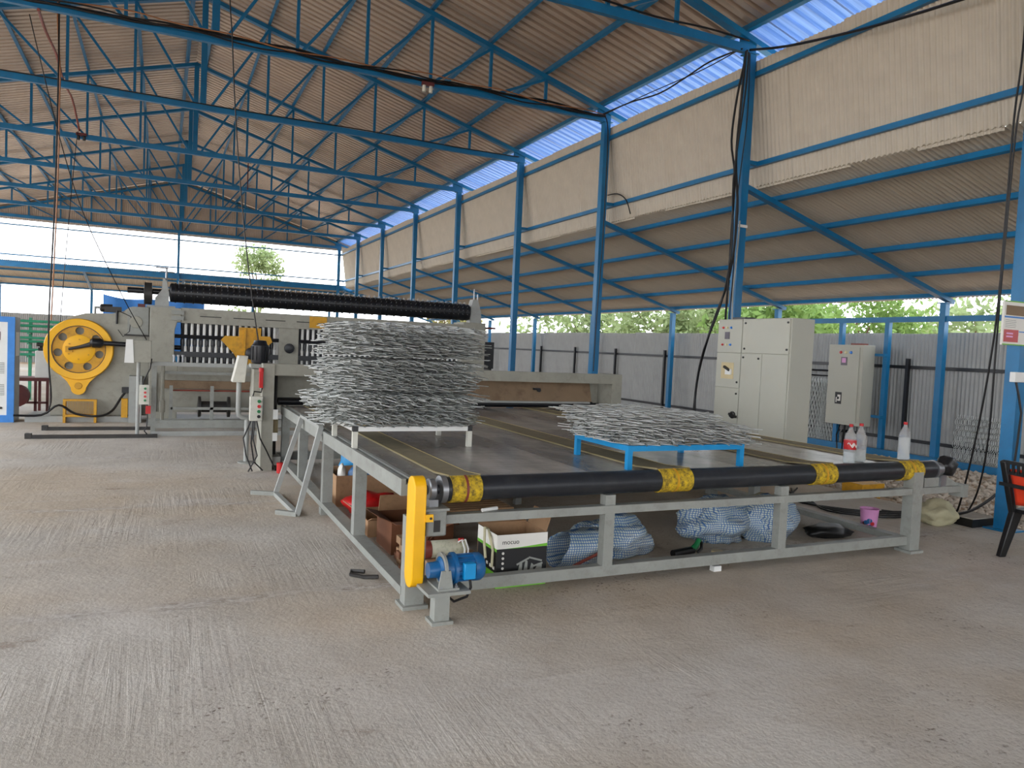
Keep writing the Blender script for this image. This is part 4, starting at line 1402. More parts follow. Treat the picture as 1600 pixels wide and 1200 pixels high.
# ================================================================== BOTTLES
def bottle(x, y, z, label, red=False, fill=0.0, h=.335):
    t = thing('water_bottle', (x, y, z), label, 'bottle')
    s_ = h / .335
    prof = [(.030, .0), (.045, .004), (.050, .02), (.049, .05), (.050, .09), (.0505, .13), (.0485, .15), (.050, .19), (.046, .225), (.032, .262), (.018, .292), (.0145, .302), (.0145, .318)]
    part('body', MB().lathe([(r, z + t_ * s_) for r, t_ in prof], (x, y, 0), 'Z', 24), 'plastic', t)
    part('cap', MB().lathe([(.0165, z + .312 * s_), (.017, z + .314 * s_), (.017, z + .333 * s_), (.015, z + .335 * s_)], (x, y, 0), 'Z', 18), 'redcap', t)
    if fill:
        part('water', MB().lathe([(.028, z + .003), (.043, z + .006), (.047, z + .02), (.046, z + .05), (.047, z + fill * s_ - .002), (.046, z + fill * s_)], (x, y, 0), 'Z', 24), 'water', t)
    if red:
        lb = part('label_band', MB().lathe([(.0512, z + .120), (.0515, z + .122), (.0515, z + .198), (.0512, z + .2)], (x, y, 0), 'Z', 28, cap=False), 'redcap', t)
        # white lettering swash on the band
        mb = MB()
        for k in range(3):
            pts = []
            for q in range(9):
                a = math.radians(200 + 9 * q + k * 18)
                pts.append((x + .053 * math.cos(a), y + .053 * math.sin(a), z + .158 + .012 * math.sin(q * 1.3 + k * 2) - .008 * (k - 1)))
            part('lettering', MB().tube(pts, .0032, 5), 'printwhite', lb)
    return t


BZ = TOP + .02
bottle(5.34, 4.50, TOP - .007, 'clear plastic bottle with red wrap label and red cap on the conveyor', True, .095)
bottle(5.52, 4.545, TOP - .007, 'unlabelled clear bottle with red cap beside the red-wrapped bottle', False, .11)
bottle(5.955, 4.45, TOP + .016, 'lone clear bottle with red cap on the outermost conveyor belt', False, .20)

# dark cloth on the roller end
def blob(name, c, d, seed, amp=.25, n=3, freq=3.0):
    import bmesh
    bm = bmesh.new()
    bmesh.ops.create_icosphere(bm, subdivisions=n, radius=1)
    from mathutils import noise as mn
    for v in bm.verts:
        p = v.co.copy()
        k = 1 + amp * mn.noise(p * freq * .5 + Vector((seed * 3.1, seed, 0))) + amp * .4 * mn.noise(p * freq * 2 + Vector((seed, 5, seed)))
        v.co = Vector((p.x * d[0] / 2 * k, p.y * d[1] / 2 * k, p.z * d[2] / 2 * k))
    zmin = -d[2] / 2 * .75
    for v in bm.verts:
        if v.co.z < zmin:
            v.co.z = zmin
    mb = MB()
    mb.v = [tuple(v.co + Vector(c) - Vector((0, 0, zmin))) for v in bm.verts]
    mb.f = [tuple(x.index for x in f.verts) for f in bm.faces]
    bm.free()
    return mb


single('dark_glove', blob('g', (6.41, 4.36, .645), (.23, .14, .19), 3, .35, 3), 'black', 'dark work glove pulled over the shaft end of the front roller', 'glove', None, 60)

# ================================================================== ELECTRICAL CABINETS
CX0, CX1, CY0, CY1, CZ = 7.27, 7.66, 7.12, 8.50, 2.16
cabt = thing('control_cabinet', ((CX0 + CX1) / 2, (CY0 + CY1) / 2, 0), 'tall cream electrical control cabinet with several doors beside the conveyor', 'cabinet')
part('body', MB().box(CX0, CX1, CY0, CY1, .1, CZ), 'cream', cabt, bevel=.006)
part('plinth', MB().box(CX0 + .03, CX1 - .03, CY0 + .03, CY1 - .03, 0, .1), 'blackm', cabt)
ysplit = 8.0
seams = [('door', ysplit + .006, CY1 - .008, 1.69, CZ - .01), ('door', ysplit + .006, CY1 - .008, 1.20, 1.682), ('door', ysplit + .006, CY1 - .008, .12, 1.192),
         ('panel', CY0 + .02, ysplit - .006, 1.69, CZ - .01), ('door', 7.60 + .003, ysplit - .006, .12, 1.682), ('door', CY0 + .02, 7.60 - .003, .12, 1.682)]
drs = []
for nme, y0, y1, z0, z1 in seams:
    drs.append(part(nme, MB().box(CX0 - .018, CX0 + .002, y0, y1, z0, z1), 'cream', cabt, bevel=.004))
def lamp(y, z, m, parent, r=.014):
    part('indicator_lamp', MB().lathe([(r * 1.2, CX0 - .022), (r * 1.2, CX0 - .028), (r, CX0 - .029), (r * .8, CX0 - .042)], (0, y, z), 'X', 12), m, parent)
for k, m_ in enumerate(('led_red', 'led_yellow', 'led_blue')):
    lamp(8.38 - k * .08, 2.04, m_, drs[0])
    lamp(8.38 - k * .08, 1.80, m_, drs[0])
part('meter', MB().box(CX0 - .028, CX0 - .017, 8.25, 8.34, 1.88, 1.98), 'meter', drs[0])
sw = part('breaker_plate', MB().box(CX0 - .024, CX0 - .017, 8.13, 8.38, 1.32, 1.55), 'beige_panel', drs[1])
part('breaker_handle', MB().box(CX0 - .05, CX0 - .022, 8.16, 8.27, 1.38, 1.46), 'white', sw)
part('breaker_lever', MB().bar((CX0 - .045, 8.30, 1.49), (CX0 - .05, 8.18, 1.44), .03, .03), 'black', sw)
hnd = part('rotary_handle', MB().lathe([(.05, CX0 - .02), (.05, CX0 - .04), (.03, CX0 - .05), (.03, CX0 - .07)], (0, 8.09, .82), 'X', 16), 'black', drs[2])
part('handle_bar', MB().bar((CX0 - .065, 8.12, .835), (CX0 - .065, 7.98, .80), .03, .03), 'black', hnd)
for y, z, d_ in ((7.94, 2.10, 3), (7.17, 2.10, 3), (7.94, 1.75, 3), (7.17, 1.75, 3), (7.95, 1.63, 4), (7.66, 1.62, 4), (7.63, .26, 5), (8.05, 1.28, 1), (8.05, 1.12, 2)):
    part('lock', MB().lathe([(.014, CX0 - .018), (.014, CX0 - .03)], (0, y, z), 'X', 10), 'black', drs[d_])
part('top_gland', MB().box(7.33, 7.52, 8.05, 8.3, CZ, CZ + .03), 'blackm', cabt)

SX0, SX1, SY0, SY1, SZ0, SZ1 = 12.06, 12.38, 10.0, 10.80, .42, 1.98
sc = thing('switch_cabinet', ((SX0 + SX1) / 2, (SY0 + SY1) / 2, SZ0), 'smaller cream electrical cabinet mounted on thin blue uprights near the fence', 'cabinet')
part('body', MB().box(SX0, SX1, SY0, SY1, SZ0, SZ1), 'cream', sc, bevel=.008)
sd = part('door', MB().box(SX0 - .02, SX0 + .002, SY0 + .07, SY1 - .03, SZ0 + .06, SZ1 - .05), 'cream', sc, bevel=.004)
for k, m_ in enumerate(('led_red', 'led_yellow', 'led_blue')):
    part('indicator_lamp', MB().lathe([(.03, SX0 - .02), (.03, SX0 - .03), (.02, SX0 - .045)], (0, 10.50 - k * .12, 1.83), 'X', 12), m_, sd)
mtr = part('meter', MB().box(SX0 - .03, SX0 - .018, 10.34, 10.48, 1.58, 1.74), 'meter', sd)
part('meter_face', MB().box(SX0 - .033, SX0 - .028, 10.365, 10.455, 1.63, 1.72), 'pink', mtr)
stk = part('logo_plate', MB().box(SX0 - .026, SX0 - .018, 10.42, 10.57, .82, 1.05), 'printblack', sd)
part('logo_mark', MB().box(SX0 - .029, SX0 - .025, 10.44, 10.47, .88, 1.0).box(SX0 - .029, SX0 - .025, 10.47, 10.51, .96, 1.0).box(SX0 - .029, SX0 - .025, 10.47, 10.51, .88, .91), 'printwhite', stk)
part('logo_mark', MB().box(SX0 - .029, SX0 - .025, 10.525, 10.545, .85, .95), 'printwhite', stk)
for z in (.60, 1.78):
    part('mount_rail', MB().box(SX1 - .01, 12.46, 9.79, 10.95, z, z + .05), 'blue', sc)
for k in range(4):
    y = 10.15 + .13 * k
    part('cable', MB().tube([(12.2, y, SZ0 + .01), (12.18 - .03 * k, y - .02, .2), (12.1 - .1 * k, y - .1 * k, -.03), (11.6 - .3 * k, y - .6 - .2 * k, -.06)], .014, 6), 'cable', sc)
part('gland_strip', MB().box(12.12, 12.30, 10.1, 10.35, SZ1, SZ1 + .03), 'redpipe', sc)

# ================================================================== UNDER THE CONVEYOR
sk = thing('checked_sack', (3.15, 4.92, 0), 'crumpled blue checked woven sack with its mouth open, by the printed box', 'sack')
part('body', blob('s', (3.30, 4.98, 0), (.68, .46, .34), 8, .32, 4, 3.2), 'check', sk, 80)
mbm = MB()
nr = 20
for j, (rr, xx) in enumerate(((.16, 3.06), (.175, 2.92), (.165, 2.80), (.15, 2.70), (.14, 2.705), (.15, 2.80), (.16, 2.92), (.10, 3.02))):
    for k in range(nr):
        a = 2 * math.pi * k / nr
        w = 1 + .10 * math.sin(3 * a + j * .4) + .05 * math.sin(7 * a)
        mbm.v.append((xx + .06 * math.sin(a), 4.80 + rr * w * math.cos(a), max(.004, .135 + rr * .82 * w * math.sin(a))))
for j in range(7):
    for k in range(nr):
        mbm.f.append((j * nr + k, j * nr + (k + 1) % nr, (j + 1) * nr + (k + 1) % nr, (j + 1) * nr + k))
part('mouth', mbm, 'check', sk, 80)
s2 = thing('checked_sack', (4.75, 5.1, 0), 'large full blue checked woven sack tied in the middle, behind the middle post', 'sack')
part('body', blob('s', (4.45, 5.12, 0), (.70, .50, .42), 4, .36, 4, 3.4), 'check', s2, 80)
part('folded_end', blob('s', (4.96, 5.02, 0), (.56, .46, .42), 6, .34, 4, 3.4), 'check', s2, 80)
part('inner_stuff', blob('s', (4.98, 5.12, .22), (.34, .3, .18), 5, .3, 3), 'sackcream', s2, 80)
single('dark_bag', blob('s', (5.62, 4.92, 0), (.50, .26, .13), 12, .3, 3), 'black', 'flat dark cloth bag on the floor under the conveyor near the right leg', 'bag', None, 80)
single('white_sack', blob('s', (7.26, 5.00, 0), (.38, .32, .27), 15, .35, 4, 2.6), 'sackcream', 'cream woven sack slumped at the edge of the concrete by the cables', 'sack', None, 80)
# pink cup
cup = thing('pink_bin', (6.2, 4.95, 0), 'translucent pink plastic waste bin with dark floral print', 'bin')
part('body', MB().lathe([(.062, 0), (.066, .004), (.085, .225), (.089, .228), (.085, .224), (.064, .012)], (6.2, 4.95, 0), 'Z', 24), 'pink', cup)
for k, (a, z, rr, mm) in enumerate(((200, .10, .022, 'motor_blue'), (222, .115, .026, 'motor_blue'), (244, .09, .02, 'red'), (185, .09, .018, 'maroon'), (232, .065, .02, 'motor_blue'), (210, .06, .018, 'red'))):
    a = math.radians(a)
    rad = .066 + (.085 - .066) * z / .225
    cxp, cyp = 6.2 + rad * math.cos(a), 4.95 + rad * math.sin(a)
    mb = MB()
    for q in range(10):
        t = 2 * math.pi * q / 10
        da = rr * math.cos(t) / rad
        rq = .0670 + (.085 - .066) * (z + rr * math.sin(t)) / .225
        mb.v.append((6.2 + rq * math.cos(a + da), 4.95 + rq * math.sin(a + da), z + rr * math.sin(t)))
    mb.f.append(tuple(range(10)))
    part('print_blot', mb, mm, cup)

# printed box
pb = thing('printed_carton', (2.23, 4.62, 0), 'black, white and green printed carton with open flaps behind the front bar', 'box')
X0, X1, Y0b, Y1b, HB = 2.045, 2.42, 4.45, 4.78, .36
T_ = .005
part('bottom', MB().box(X0, X1, Y0b, Y1b, 0, .02), 'printgreen', pb)
part('wall', MB().box(X0, X1, Y0b, Y0b + T_, .02, HB), 'printblack', pb)
part('wall', MB().box(X0, X1, Y1b - T_, Y1b, .02, HB), 'card', pb)
part('wall', MB().box(X0, X0 + T_, Y0b + T_, Y1b - T_, .02, HB), 'printblack', pb)
part('wall', MB().box(X1 - T_, X1, Y0b + T_, Y1b - T_, .02, HB), 'card', pb)
part('liner', MB().box(X0 + T_, X1 - T_, Y0b + T_, Y0b + T_ + .004, .03, HB - .002), 'card', pb)
fw = part('white_band', MB().box(X0 - .001, X1 + .001, Y0b - .002, Y0b, .265, HB), 'printwhite', pb)
part('white_band', MB().box(X0 - .002, X0, Y0b, Y1b, .265, HB), 'printwhite', pb)
part('green_line', MB().prism([(X0 + .05, .265), (X1, .265), (X1, .285), (X0 + .18, .27)], Y0b - .0035, Y0b - .002, 'Y'), 'printgreen', fw)
part('green_line', MB().box(X0 - .0035, X0 - .002, Y0b, Y1b, .245, .265), 'printgreen', pb)
part('green_line', MB().box(X0 - .001, X1, Y0b - .002, Y0b, .02, .075), 'printgreen', pb)
part('green_line', MB().box(X0 - .002, X0, Y0b, Y1b, .02, .10), 'printgreen', pb)
text_mesh('lettering', 'mocuo', .045, 'printblack', fw, (X0 + .035, Y0b - .003, .295), (1, 0, 0), (0, 0, 1))
for k in range(5):
    part('print_dot', MB().lathe([(.009, Y0b - .0035), (.009, Y0b)], (X0 + .045, 0, .235 - k * .034), 'Y', 10), 'printwhite', pb)
for k in range(5):
    part('print_square', MB().box(X0 - .0035, X0, Y0b + .03 + k * .055, Y0b + .055 + k * .055, .12 + .004 * k, .14 + .004 * k), 'printwhite', pb)
# printed picture: a few grey tool silhouettes
for (x0, x1, z0, z1) in ((.16, .19, .10, .16), (.20, .23, .09, .17), (.245, .275, .09, .145), (.285, .34, .10, .14)):
    part('print_tool', MB().prism([(X0 + x0, z0), (X0 + x1, z0), (X0 + x1, z1), (X0 + (x0 + x1) / 2, z1 + .01)], Y0b - .0035, Y0b, 'Y'), 'grey', pb)
for (x0, z0, x1, z1) in ((.15, .15, .24, .19), (.24, .195, .34, .165), (.27, .13, .345, .15)):
    part('print_tool', MB().bar((X0 + x0, Y0b - .001, z0), (X0 + x1, Y0b - .001, z1), .003, .012), 'grey', pb)
part('flap', MB().add([(X1, Y0b + .02, HB), (X1, Y1b - .02, HB), (X1 + .06, Y1b, HB + .11), (X1 + .06, Y0b + .06, HB + .12), (X1 + .004, Y0b + .02, HB), (X1 + .004, Y1b - .02, HB), (X1 + .064, Y1b, HB + .11), (X1 + .064, Y0b + .06, HB + .12)],
                      [(0, 1, 2, 3), (7, 6, 5, 4), (0, 4, 5, 1), (1, 5, 6, 2), (2, 6, 7, 3), (3, 7, 4, 0)]), 'card', pb)
part('flap', MB().add([(X0, Y1b, HB), (X1, Y1b, HB), (X1 - .03, Y1b + .12, HB + .05), (X0 + .02, Y1b + .12, HB + .05), (X0, Y1b, HB + .004), (X1, Y1b, HB + .004), (X1 - .03, Y1b + .12, HB + .054), (X0 + .02, Y1b + .12, HB + .054)],
                      [(0, 1, 2, 3), (7, 6, 5, 4), (0, 4, 5, 1), (1, 5, 6, 2), (2, 6, 7, 3), (3, 7, 4, 0)]), 'card', pb)
for k, pts in enumerate(([(X0 + .01, Y0b + .2, HB), (X0 - .03, Y0b + .15, HB + .02), (X0 - .05, Y0b + .1, .28), (X0 - .06, Y0b + .05, .20)],
                         [(X0 + .0, Y0b + .15, HB + .005), (X0 - .02, Y0b + .08, .33), (X0 - .012, Y0b + .04, .25), (X0 - .02, Y0b + .03, .14)])):
    part('strap', MB().tube(pts, .009, 6), 'sackcream', pb)

# cream tin lying on a plank pile behind the motor
pl = thing('plank_pile', (1.8, 5.0, 0), 'pile of short dark timber offcuts under the front of the conveyor', 'timber')
for k in range(9):
    a = random.uniform(-.25, .25)
    z = .03 + .045 * (k // 3)
    part('plank', MB().cbox((1.80 + random.uniform(-.03, .03), 4.88 + .11 * (k % 3), z), (.48, .09, .042), Matrix.Rotation(a * .3, 3, 'Z')), 'card_dark' if k % 2 else 'wood', pl)
for k, (p0, p1) in enumerate((((1.62, 4.86, .16), (2.02, 5.3, .42)), ((1.66, 5.16, .17), (2.1, 4.98, .40)), ((1.70, 5.0, .16), (1.98, 5.22, .30)))):
    part('plank', MB().bar(p0, p1, .05, .02), 'card_dark', pl)
tn = thing('paint_tin', (1.76, 4.70, 0), 'cream spotted tin with rust-red end lying behind the blue motor', 'tin')
part('support_block', MB().box(1.62, 1.92, 4.62, 4.79, 0, .17), 'card', tn)
part('body', MB().lathe([(.055, 1.615), (.058, 1.62), (.058, 1.90), (.055, 1.905)], (0, 4.70, .228), 'X', 22), 'tin', tn)
part('rusty_end', MB().lathe([(.059, 1.612), (.060, 1.615), (.060, 1.66), (.0585, 1.662)], (0, 4.70, .228), 'X', 22), 'redpipe', tn)
part('handle', MB().tube([(1.87, 4.66, .275), (1.885, 4.62, .30), (1.90, 4.60, .24), (1.90, 4.60, .18)], .006, 6), 'white', tn)
part('handle', MB().tube([(1.85, 4.66, .275), (1.86, 4.62, .30), (1.875, 4.60, .24), (1.875, 4.60, .18)], .006, 6), 'white', tn)
part('red_clip', MB().cbox((1.87, 4.66, .29), (.03, .03, .02)), 'red', tn)


def carton(name, label, x0, x1, y0, y1, h, mat, flaps=True, z0=0.0):
    t = thing(name, ((x0 + x1) / 2, (y0 + y1) / 2, z0), label, 'box')
    T = .006
    part('bottom', MB().box(x0, x1, y0, y1, z0, z0 + .01), mat, t)
    part('wall', MB().box(x0, x1, y0, y0 + T, z0 + .01, z0 + h), mat, t)
    part('wall', MB().box(x0, x1, y1 - T, y1, z0 + .01, z0 + h), mat, t)
    part('wall', MB().box(x0, x0 + T, y0 + T, y1 - T, z0 + .01, z0 + h), mat, t)
    part('wall', MB().box(x1 - T, x1, y0 + T, y1 - T, z0 + .01, z0 + h), mat, t)
    if flaps:
        for (a, b, dx, dy) in (((x0, y0), (x1, y0), 0, -.12), ((x0, y0), (x0, y1), -.10, 0), ((x1, y0), (x1, y1), .10, 0)):
            dz = random.uniform(-.03, .07)
            mb = MB()
            q = [(a[0], a[1], z0 + h), (b[0], b[1], z0 + h), (b[0] + dx, b[1] + dy, z0 + h + dz), (a[0] + dx, a[1] + dy, z0 + h + dz + .02)]
            mb.add(q + [(u, v, w + .005) for u, v, w in q], [(0, 1, 2, 3), (7, 6, 5, 4), (0, 4, 5, 1), (1, 5, 6, 2), (2, 6, 7, 3), (3, 7, 4, 0)])
            part('flap', mb, mat, t)
    return t


carton('carton', 'open light brown carton holding blue and white oddments under the conveyor', 1.55, 2.25, 7.15, 7.75, .30, 'card', False)
single('blue_cloth', blob('s', (1.92, 7.45, .01), (.40, .34, .42), 22, .35, 3), 'motor_blue', 'blue cloth bundle sticking out of the light brown carton', 'cloth', None, 80)
single('white_parts', blob('s', (1.63, 7.25, .01), (.10, .12, .42), 23, .4, 3), 'printwhite', 'white plastic oddments at the side of the light brown carton', 'oddments', None, 80)
single('blue_cloth', blob('s', (1.95, 7.98, 0), (.4, .3, .62), 28, .3, 3), 'blue_light', 'bright blue bag standing behind the light brown carton', 'bag', None, 80)
carton('carton', 'dark red-brown carton with torn flaps beside the side rail', 1.60, 2.10, 5.40, 5.82, .25, 'card_dark', True)
carton('carton', 'torn low carton with scraps beside the red bag', 1.56, 2.1, 5.95, 6.45, .14, 'card', True)
single('red_bag', blob('s', (1.78, 6.72, 0), (.46, .42, .26), 24, .35, 3), 'red', 'crumpled red and white plastic bag between two cartons', 'bag', None, 80)
carton('carton', 'maroon carton under the red bag side of the conveyor', 2.2, 2.75, 6.6, 7.1, .24, 'card_dark', False)
single('wood_block', MB().cbox((1.60, 4.99, .226), (.14, .10, .05)).cbox((1.60, 4.99, .172), (.10, .08, .062)), 'wood', 'pale timber block resting on the plank pile', 'timber')
single('torn_card', MB().cbox((1.84, 6.12, .165), (.30, .006, .32), Matrix.Rotation(.25, 3, 'X')), 'card', 'torn sheet of cardboard standing in the low carton', 'cardboard')
# cables / scraps
single('belt_strip', MB().tube([(1.30, 5.0, .02), (1.22, 5.06, .015), (1.20, 4.98, .015), (1.27, 4.90, .015), (1.36, 4.86, .02)], .014, 6), 'darksteel', 'dark strip of old belt poking out below the side rail', 'strip')
single('copper_hose', MB().tube([(2.46, 4.62, .02), (2.6, 4.60, .02), (2.70, 4.585, .05), (2.80, 4.585, .09), (2.92, 4.59, .13), (3.02, 4.60, .15)], .012, 6), 'redpipe', 'red-brown hose running from the printed carton across the open sack', 'hose')
gd = thing('angle_grinder', (3.85, 4.75, 0), 'small black and green hand tool on the floor between the two checked sacks', 'tool')
part('body', MB().tube([(3.72, 4.74, .03), (3.86, 4.76, .035), (3.94, 4.76, .04)], .03, 10), 'black', gd)
part('head', MB().tube([(3.92, 4.76, .035), (3.97, 4.76, .08), (4.0, 4.77, .12)], [.028, .024, .02], 10), 'led_green', gd)
part('handle', MB().tube([(4.0, 4.77, .11), (4.03, 4.77, .09), (4.03, 4.77, .04), (3.99, 4.77, .015)], .012, 8), 'black', gd)
single('cream_scrap', MB().lathe([(.02, 0), (.05, .004), (.05, .02), (.03, .024)], (4.18, 4.75, 0), 'Z', 14), 'beige_panel', 'cream disc scrap on the floor near the full checked sack', 'scrap')
single('cream_scrap', MB().cbox((3.82, 4.35, .02), (.07, .05, .04)), 'white', 'small white block under the lower front bar', 'scrap')
single('tin_can', MB().lathe([(.042, 0), (.045, .003), (.045, .12), (.042, .123)], (1.31, 9.12, 0), 'Z', 18), 'red', 'small red and yellow tin standing at the foot of the portal', 'tin')
single('yellow_tray', MB().box(7.88, 8.28, 6.42, 6.72, -.04, .12).box(7.92, 7.98, 6.44, 6.70, -.1, -.04).box(8.18, 8.24, 6.44, 6.70, -.1, -.04), 'ochre', 'ochre crate on short feet at the gravel edge beyond the conveyor', 'crate')
single('rod_offcut', MB().tube([(1.86, 4.30, .571), (1.98, 4.34, .571)], .012, 8), 'white', 'short white rod offcut resting on the front bar below the first belt', 'rod')
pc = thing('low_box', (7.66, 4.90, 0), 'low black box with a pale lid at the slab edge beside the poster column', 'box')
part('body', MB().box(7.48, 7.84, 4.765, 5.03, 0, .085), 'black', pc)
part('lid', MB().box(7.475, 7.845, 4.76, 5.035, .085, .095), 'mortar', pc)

# ================================================================== CHAIR AT THE EDGE
ch = thing('plastic_chair', (6.95, 3.65, 0), 'black plastic armchair with a red cloth over its backrest', 'chair')
R0 = Vector((6.61, 3.95, 0))


def chp(dx, dy, z):                       # dx: forward (+X), dy: across (toward -Y)
    c_, s_ = math.cos(-.25), math.sin(-.25)
    X = dx * c_ - (-dy) * s_
    Y = dx * s_ + (-dy) * c_
    return (R0.x + X, R0.y + Y, z)


for dy in (0, .50):
    part('rear_leg', MB().add([chp(-.03, dy - .02, 0), chp(.03, dy - .02, 0), chp(.03, dy + .03, 0), chp(-.03, dy + .03, 0), chp(.06, dy - .015, .40), chp(.16, dy - .015, .40), chp(.16, dy + .045, .40), chp(.06, dy + .045, .40)],
                              [(0, 3, 2, 1), (4, 5, 6, 7), (0, 1, 5, 4), (1, 2, 6, 5), (2, 3, 7, 6), (3, 0, 4, 7)]), 'black', ch, bevel=.008)
    part('back_post', MB().bar(chp(.09, dy + .01, .36), chp(-.045, dy + .01, .84), .05, .055, up=(0, 1, 0)), 'black', ch, bevel=.012)
    part('front_leg', MB().bar(chp(.56, dy, 0), chp(.50, dy, .62), .05, .05, up=(0, 1, 0)), 'black', ch, bevel=.01)
    part('arm', MB().bar(chp(.0, dy, .63), chp(.52, dy, .635), .055, .03), 'black', ch, bevel=.01)
part('seat', MB().add([chp(.08, .0, .39), chp(.54, -.01, .42), chp(.54, .51, .42), chp(.08, .50, .39), chp(.08, .0, .425), chp(.54, -.01, .455), chp(.54, .51, .455), chp(.08, .50, .425)],
                      [(0, 3, 2, 1), (4, 5, 6, 7), (0, 1, 5, 4), (1, 2, 6, 5), (2, 3, 7, 6), (3, 0, 4, 7)]), 'black', ch, bevel=.01)
part('back_rail', MB().bar(chp(-.04, .02, .83), chp(-.04, .50, .83), .03, .03), 'black', ch)
part('back_rail', MB().bar(chp(-.015, .02, .74), chp(-.015, .50, .74), .03, .03), 'black', ch)
part('back_rail', MB().bar(chp(-.03, -.03, .635), chp(.02, .53, .63), .02, .03), 'black', ch)
for k in range(9):
    part('back_slat', MB().bar(chp(-.03, .05 + .05 * k, .74), chp(-.04, .05 + .05 * k, .83), .014, .02, up=(0, 1, 0)), 'black', ch)
mb = MB()
nu, nv = 14, 8
for j in range(nv + 1):
    for i in range(nu + 1):
        u, v = i / nu, j / nv
        mb.v.append(chp(.09 - (.10 + .31 * v) * .281 + .024 + .006 * math.sin(u * 11 + v * 4), .04 + .44 * u, .46 + .31 * v + .01 * math.sin(u * 7)))
for j in range(nv):
    for i in range(nu):
        a = j * (nu + 1) + i
        mb.f.append((a, a + 1, a + nu + 2, a + nu + 1))
rc = single('red_cloth', mb, 'orange', 'orange-red cloth hung inside the black chair backrest', 'cloth', None, 80)
so = rc.modifiers.new('thick', 'SOLIDIFY')
so.thickness = .012

# ================================================================== POSTER, SOCKET
ps = thing('notice_poster', (7.56, 4.53, 1.87), 'printed notice poster with photo strip and red block on the blue column', 'poster')
part('sheet', MB().box(7.36, 7.80, 4.535, 4.557, 1.86, 2.29), 'printwhite', ps)
part('photo_strip', MB().box(7.39, 7.80, 4.532, 4.536, 2.15, 2.245), 'board', ps)
part('blue_rule', MB().box(7.37, 7.80, 4.532, 4.536, 2.125, 2.14), 'tarp', ps)
part('blue_rule', MB().box(7.61, 7.80, 4.532, 4.536, 1.99, 2.0), 'tarp', ps)
rb = part('red_block', MB().box(7.375, 7.60, 4.532, 4.536, 1.89, 2.01), 'redcap', ps)
for k in range(2):
    part('red_block_print', MB().box(7.41, 7.51, 4.529, 4.533, 1.935 + k * .03, 1.95 + k * .03), 'pink', rb)
for k in range(5):
    part('text_line', MB().box(7.39, 7.55 + .01 * (k % 2), 4.5335, 4.536, 2.10 - k * .017, 2.104 - k * .017), 'grey', ps)
for zz in (1.86, 2.279):
    part('green_edge', MB().box(7.36, 7.80, 4.533, 4.536, zz, zz + .011), 'printgreen', ps)
so_ = thing('socket_box', (7.63, 4.535, 1.5), 'white socket box on the blue column below the poster', 'socket')
part('box', MB().box(7.55, 7.70, 4.50, 4.556, 1.50, 1.60), 'white', so_, bevel=.006)
part('lead', MB().tube([(7.62, 4.53, 1.50), (7.64, 4.51, 1.38), (7.69, 4.50, 1.2), (7.70, 4.52, .9), (7.69, 4.54, .5)], .012, 6), 'cable', so_)

# ================================================================== CABLES
def cable(label, pts, r=.014, mat='cable', name='hanging_cable', group=None, sub=4):
    P = [Vector(p) for p in pts]
    out = []
    n = len(P)
    for i in range(n - 1):                 # Catmull-Rom
        p0, p1, p2, p3 = P[max(i - 1, 0)], P[i], P[i + 1], P[min(i + 2, n - 1)]
        for k in range(sub):
            t = k / sub
            out.append(.5 * ((2 * p1) + (p2 - p0) * t + (2 * p0 - 5 * p1 + 4 * p2 - p3) * t * t + (3 * p1 - p0 - 3 * p2 + p3) * t ** 3))
    out.append(P[-1])
    return single(name, MB().tube(out, r, 6), mat, label, 'cable', group, 60)


def pxc(pts, ax, val):
    return [pw(x, y, ax, val) for x, y in pts]


def pxv(pts, ax, vals):
    return [pw(x, y, ax, v) for (x, y), v in zip(pts, vals)]


# bundle down the column behind the cabinet
XBN = 7.60
cable('thick black cable hanging beside the column into the tall cabinet', pxv([(1168, 78), (1152, 150), (1143, 220), (1148, 275), (1143, 360), (1138, 440), (1134, 490), (1134, 499)], 0, (7.6, 7.6, 7.6, 7.6, 7.56, 7.46, 7.36, 7.34)), .016)
cable('black cable looping down beside the column toward the mesh roll', pxc([(1166, 80), (1158, 160), (1150, 250), (1152, 330), (1140, 430), (1112, 510), (1092, 580), (1084, 640)], 0, XBN - .06) + [Vector((7.56, 9.36, .35)), Vector((7.58, 9.40, .018))], .018)
cable('second black cable twisted round the loop beside the column', pxc([(1170, 82), (1164, 150), (1146, 280), (1144, 380), (1128, 470), (1100, 545), (1088, 600), (1086, 645)], 0, XBN - .10) + [Vector((7.60, 9.30, .35)), Vector((7.63, 9.33, .013))], .013)
cable('thin black wires hanging straight down by the column', pxv([(1172, 84), (1168, 180), (1158, 260), (1150, 330), (1146, 420), (1140, 490), (1140, 499)], 0, (7.63, 7.63, 7.63, 7.62, 7.52, 7.40, 7.38)), .008)
cable('thin white-grey lead strapped to the column at mid height', pxv([(1156, 345), (1153, 380), (1149, 420), (1145, 455), (1144, 490), (1144, 499)], 0, (7.66, 7.62, 7.55, 7.48, 7.43, 7.42)), .012, 'grey_light')
cable('black cable slung along the eave between two columns', pxc([(1160, 76), (1110, 96), (1070, 122), (1030, 146), (985, 160), (943, 178)], 0, 7.55), .013)
cable('second thinner eave cable dipping below the first', pxc([(1155, 78), (1100, 108), (1050, 130), (1000, 152), (943, 180)], 0, 7.60), .008)
cable('black cable running from the column top along the beige cladding', pxc([(1172, 78), (1230, 72), (1330, 50), (1420, 25), (1500, 0), (1580, -26)], 0, 7.68), .018)
single('cable_tie', MB().box(XC - .085, XC + .075, 8.66, 8.677, 3.55, 3.59), 'white', 'white strap round the column above the tall cabinet', 'strap')
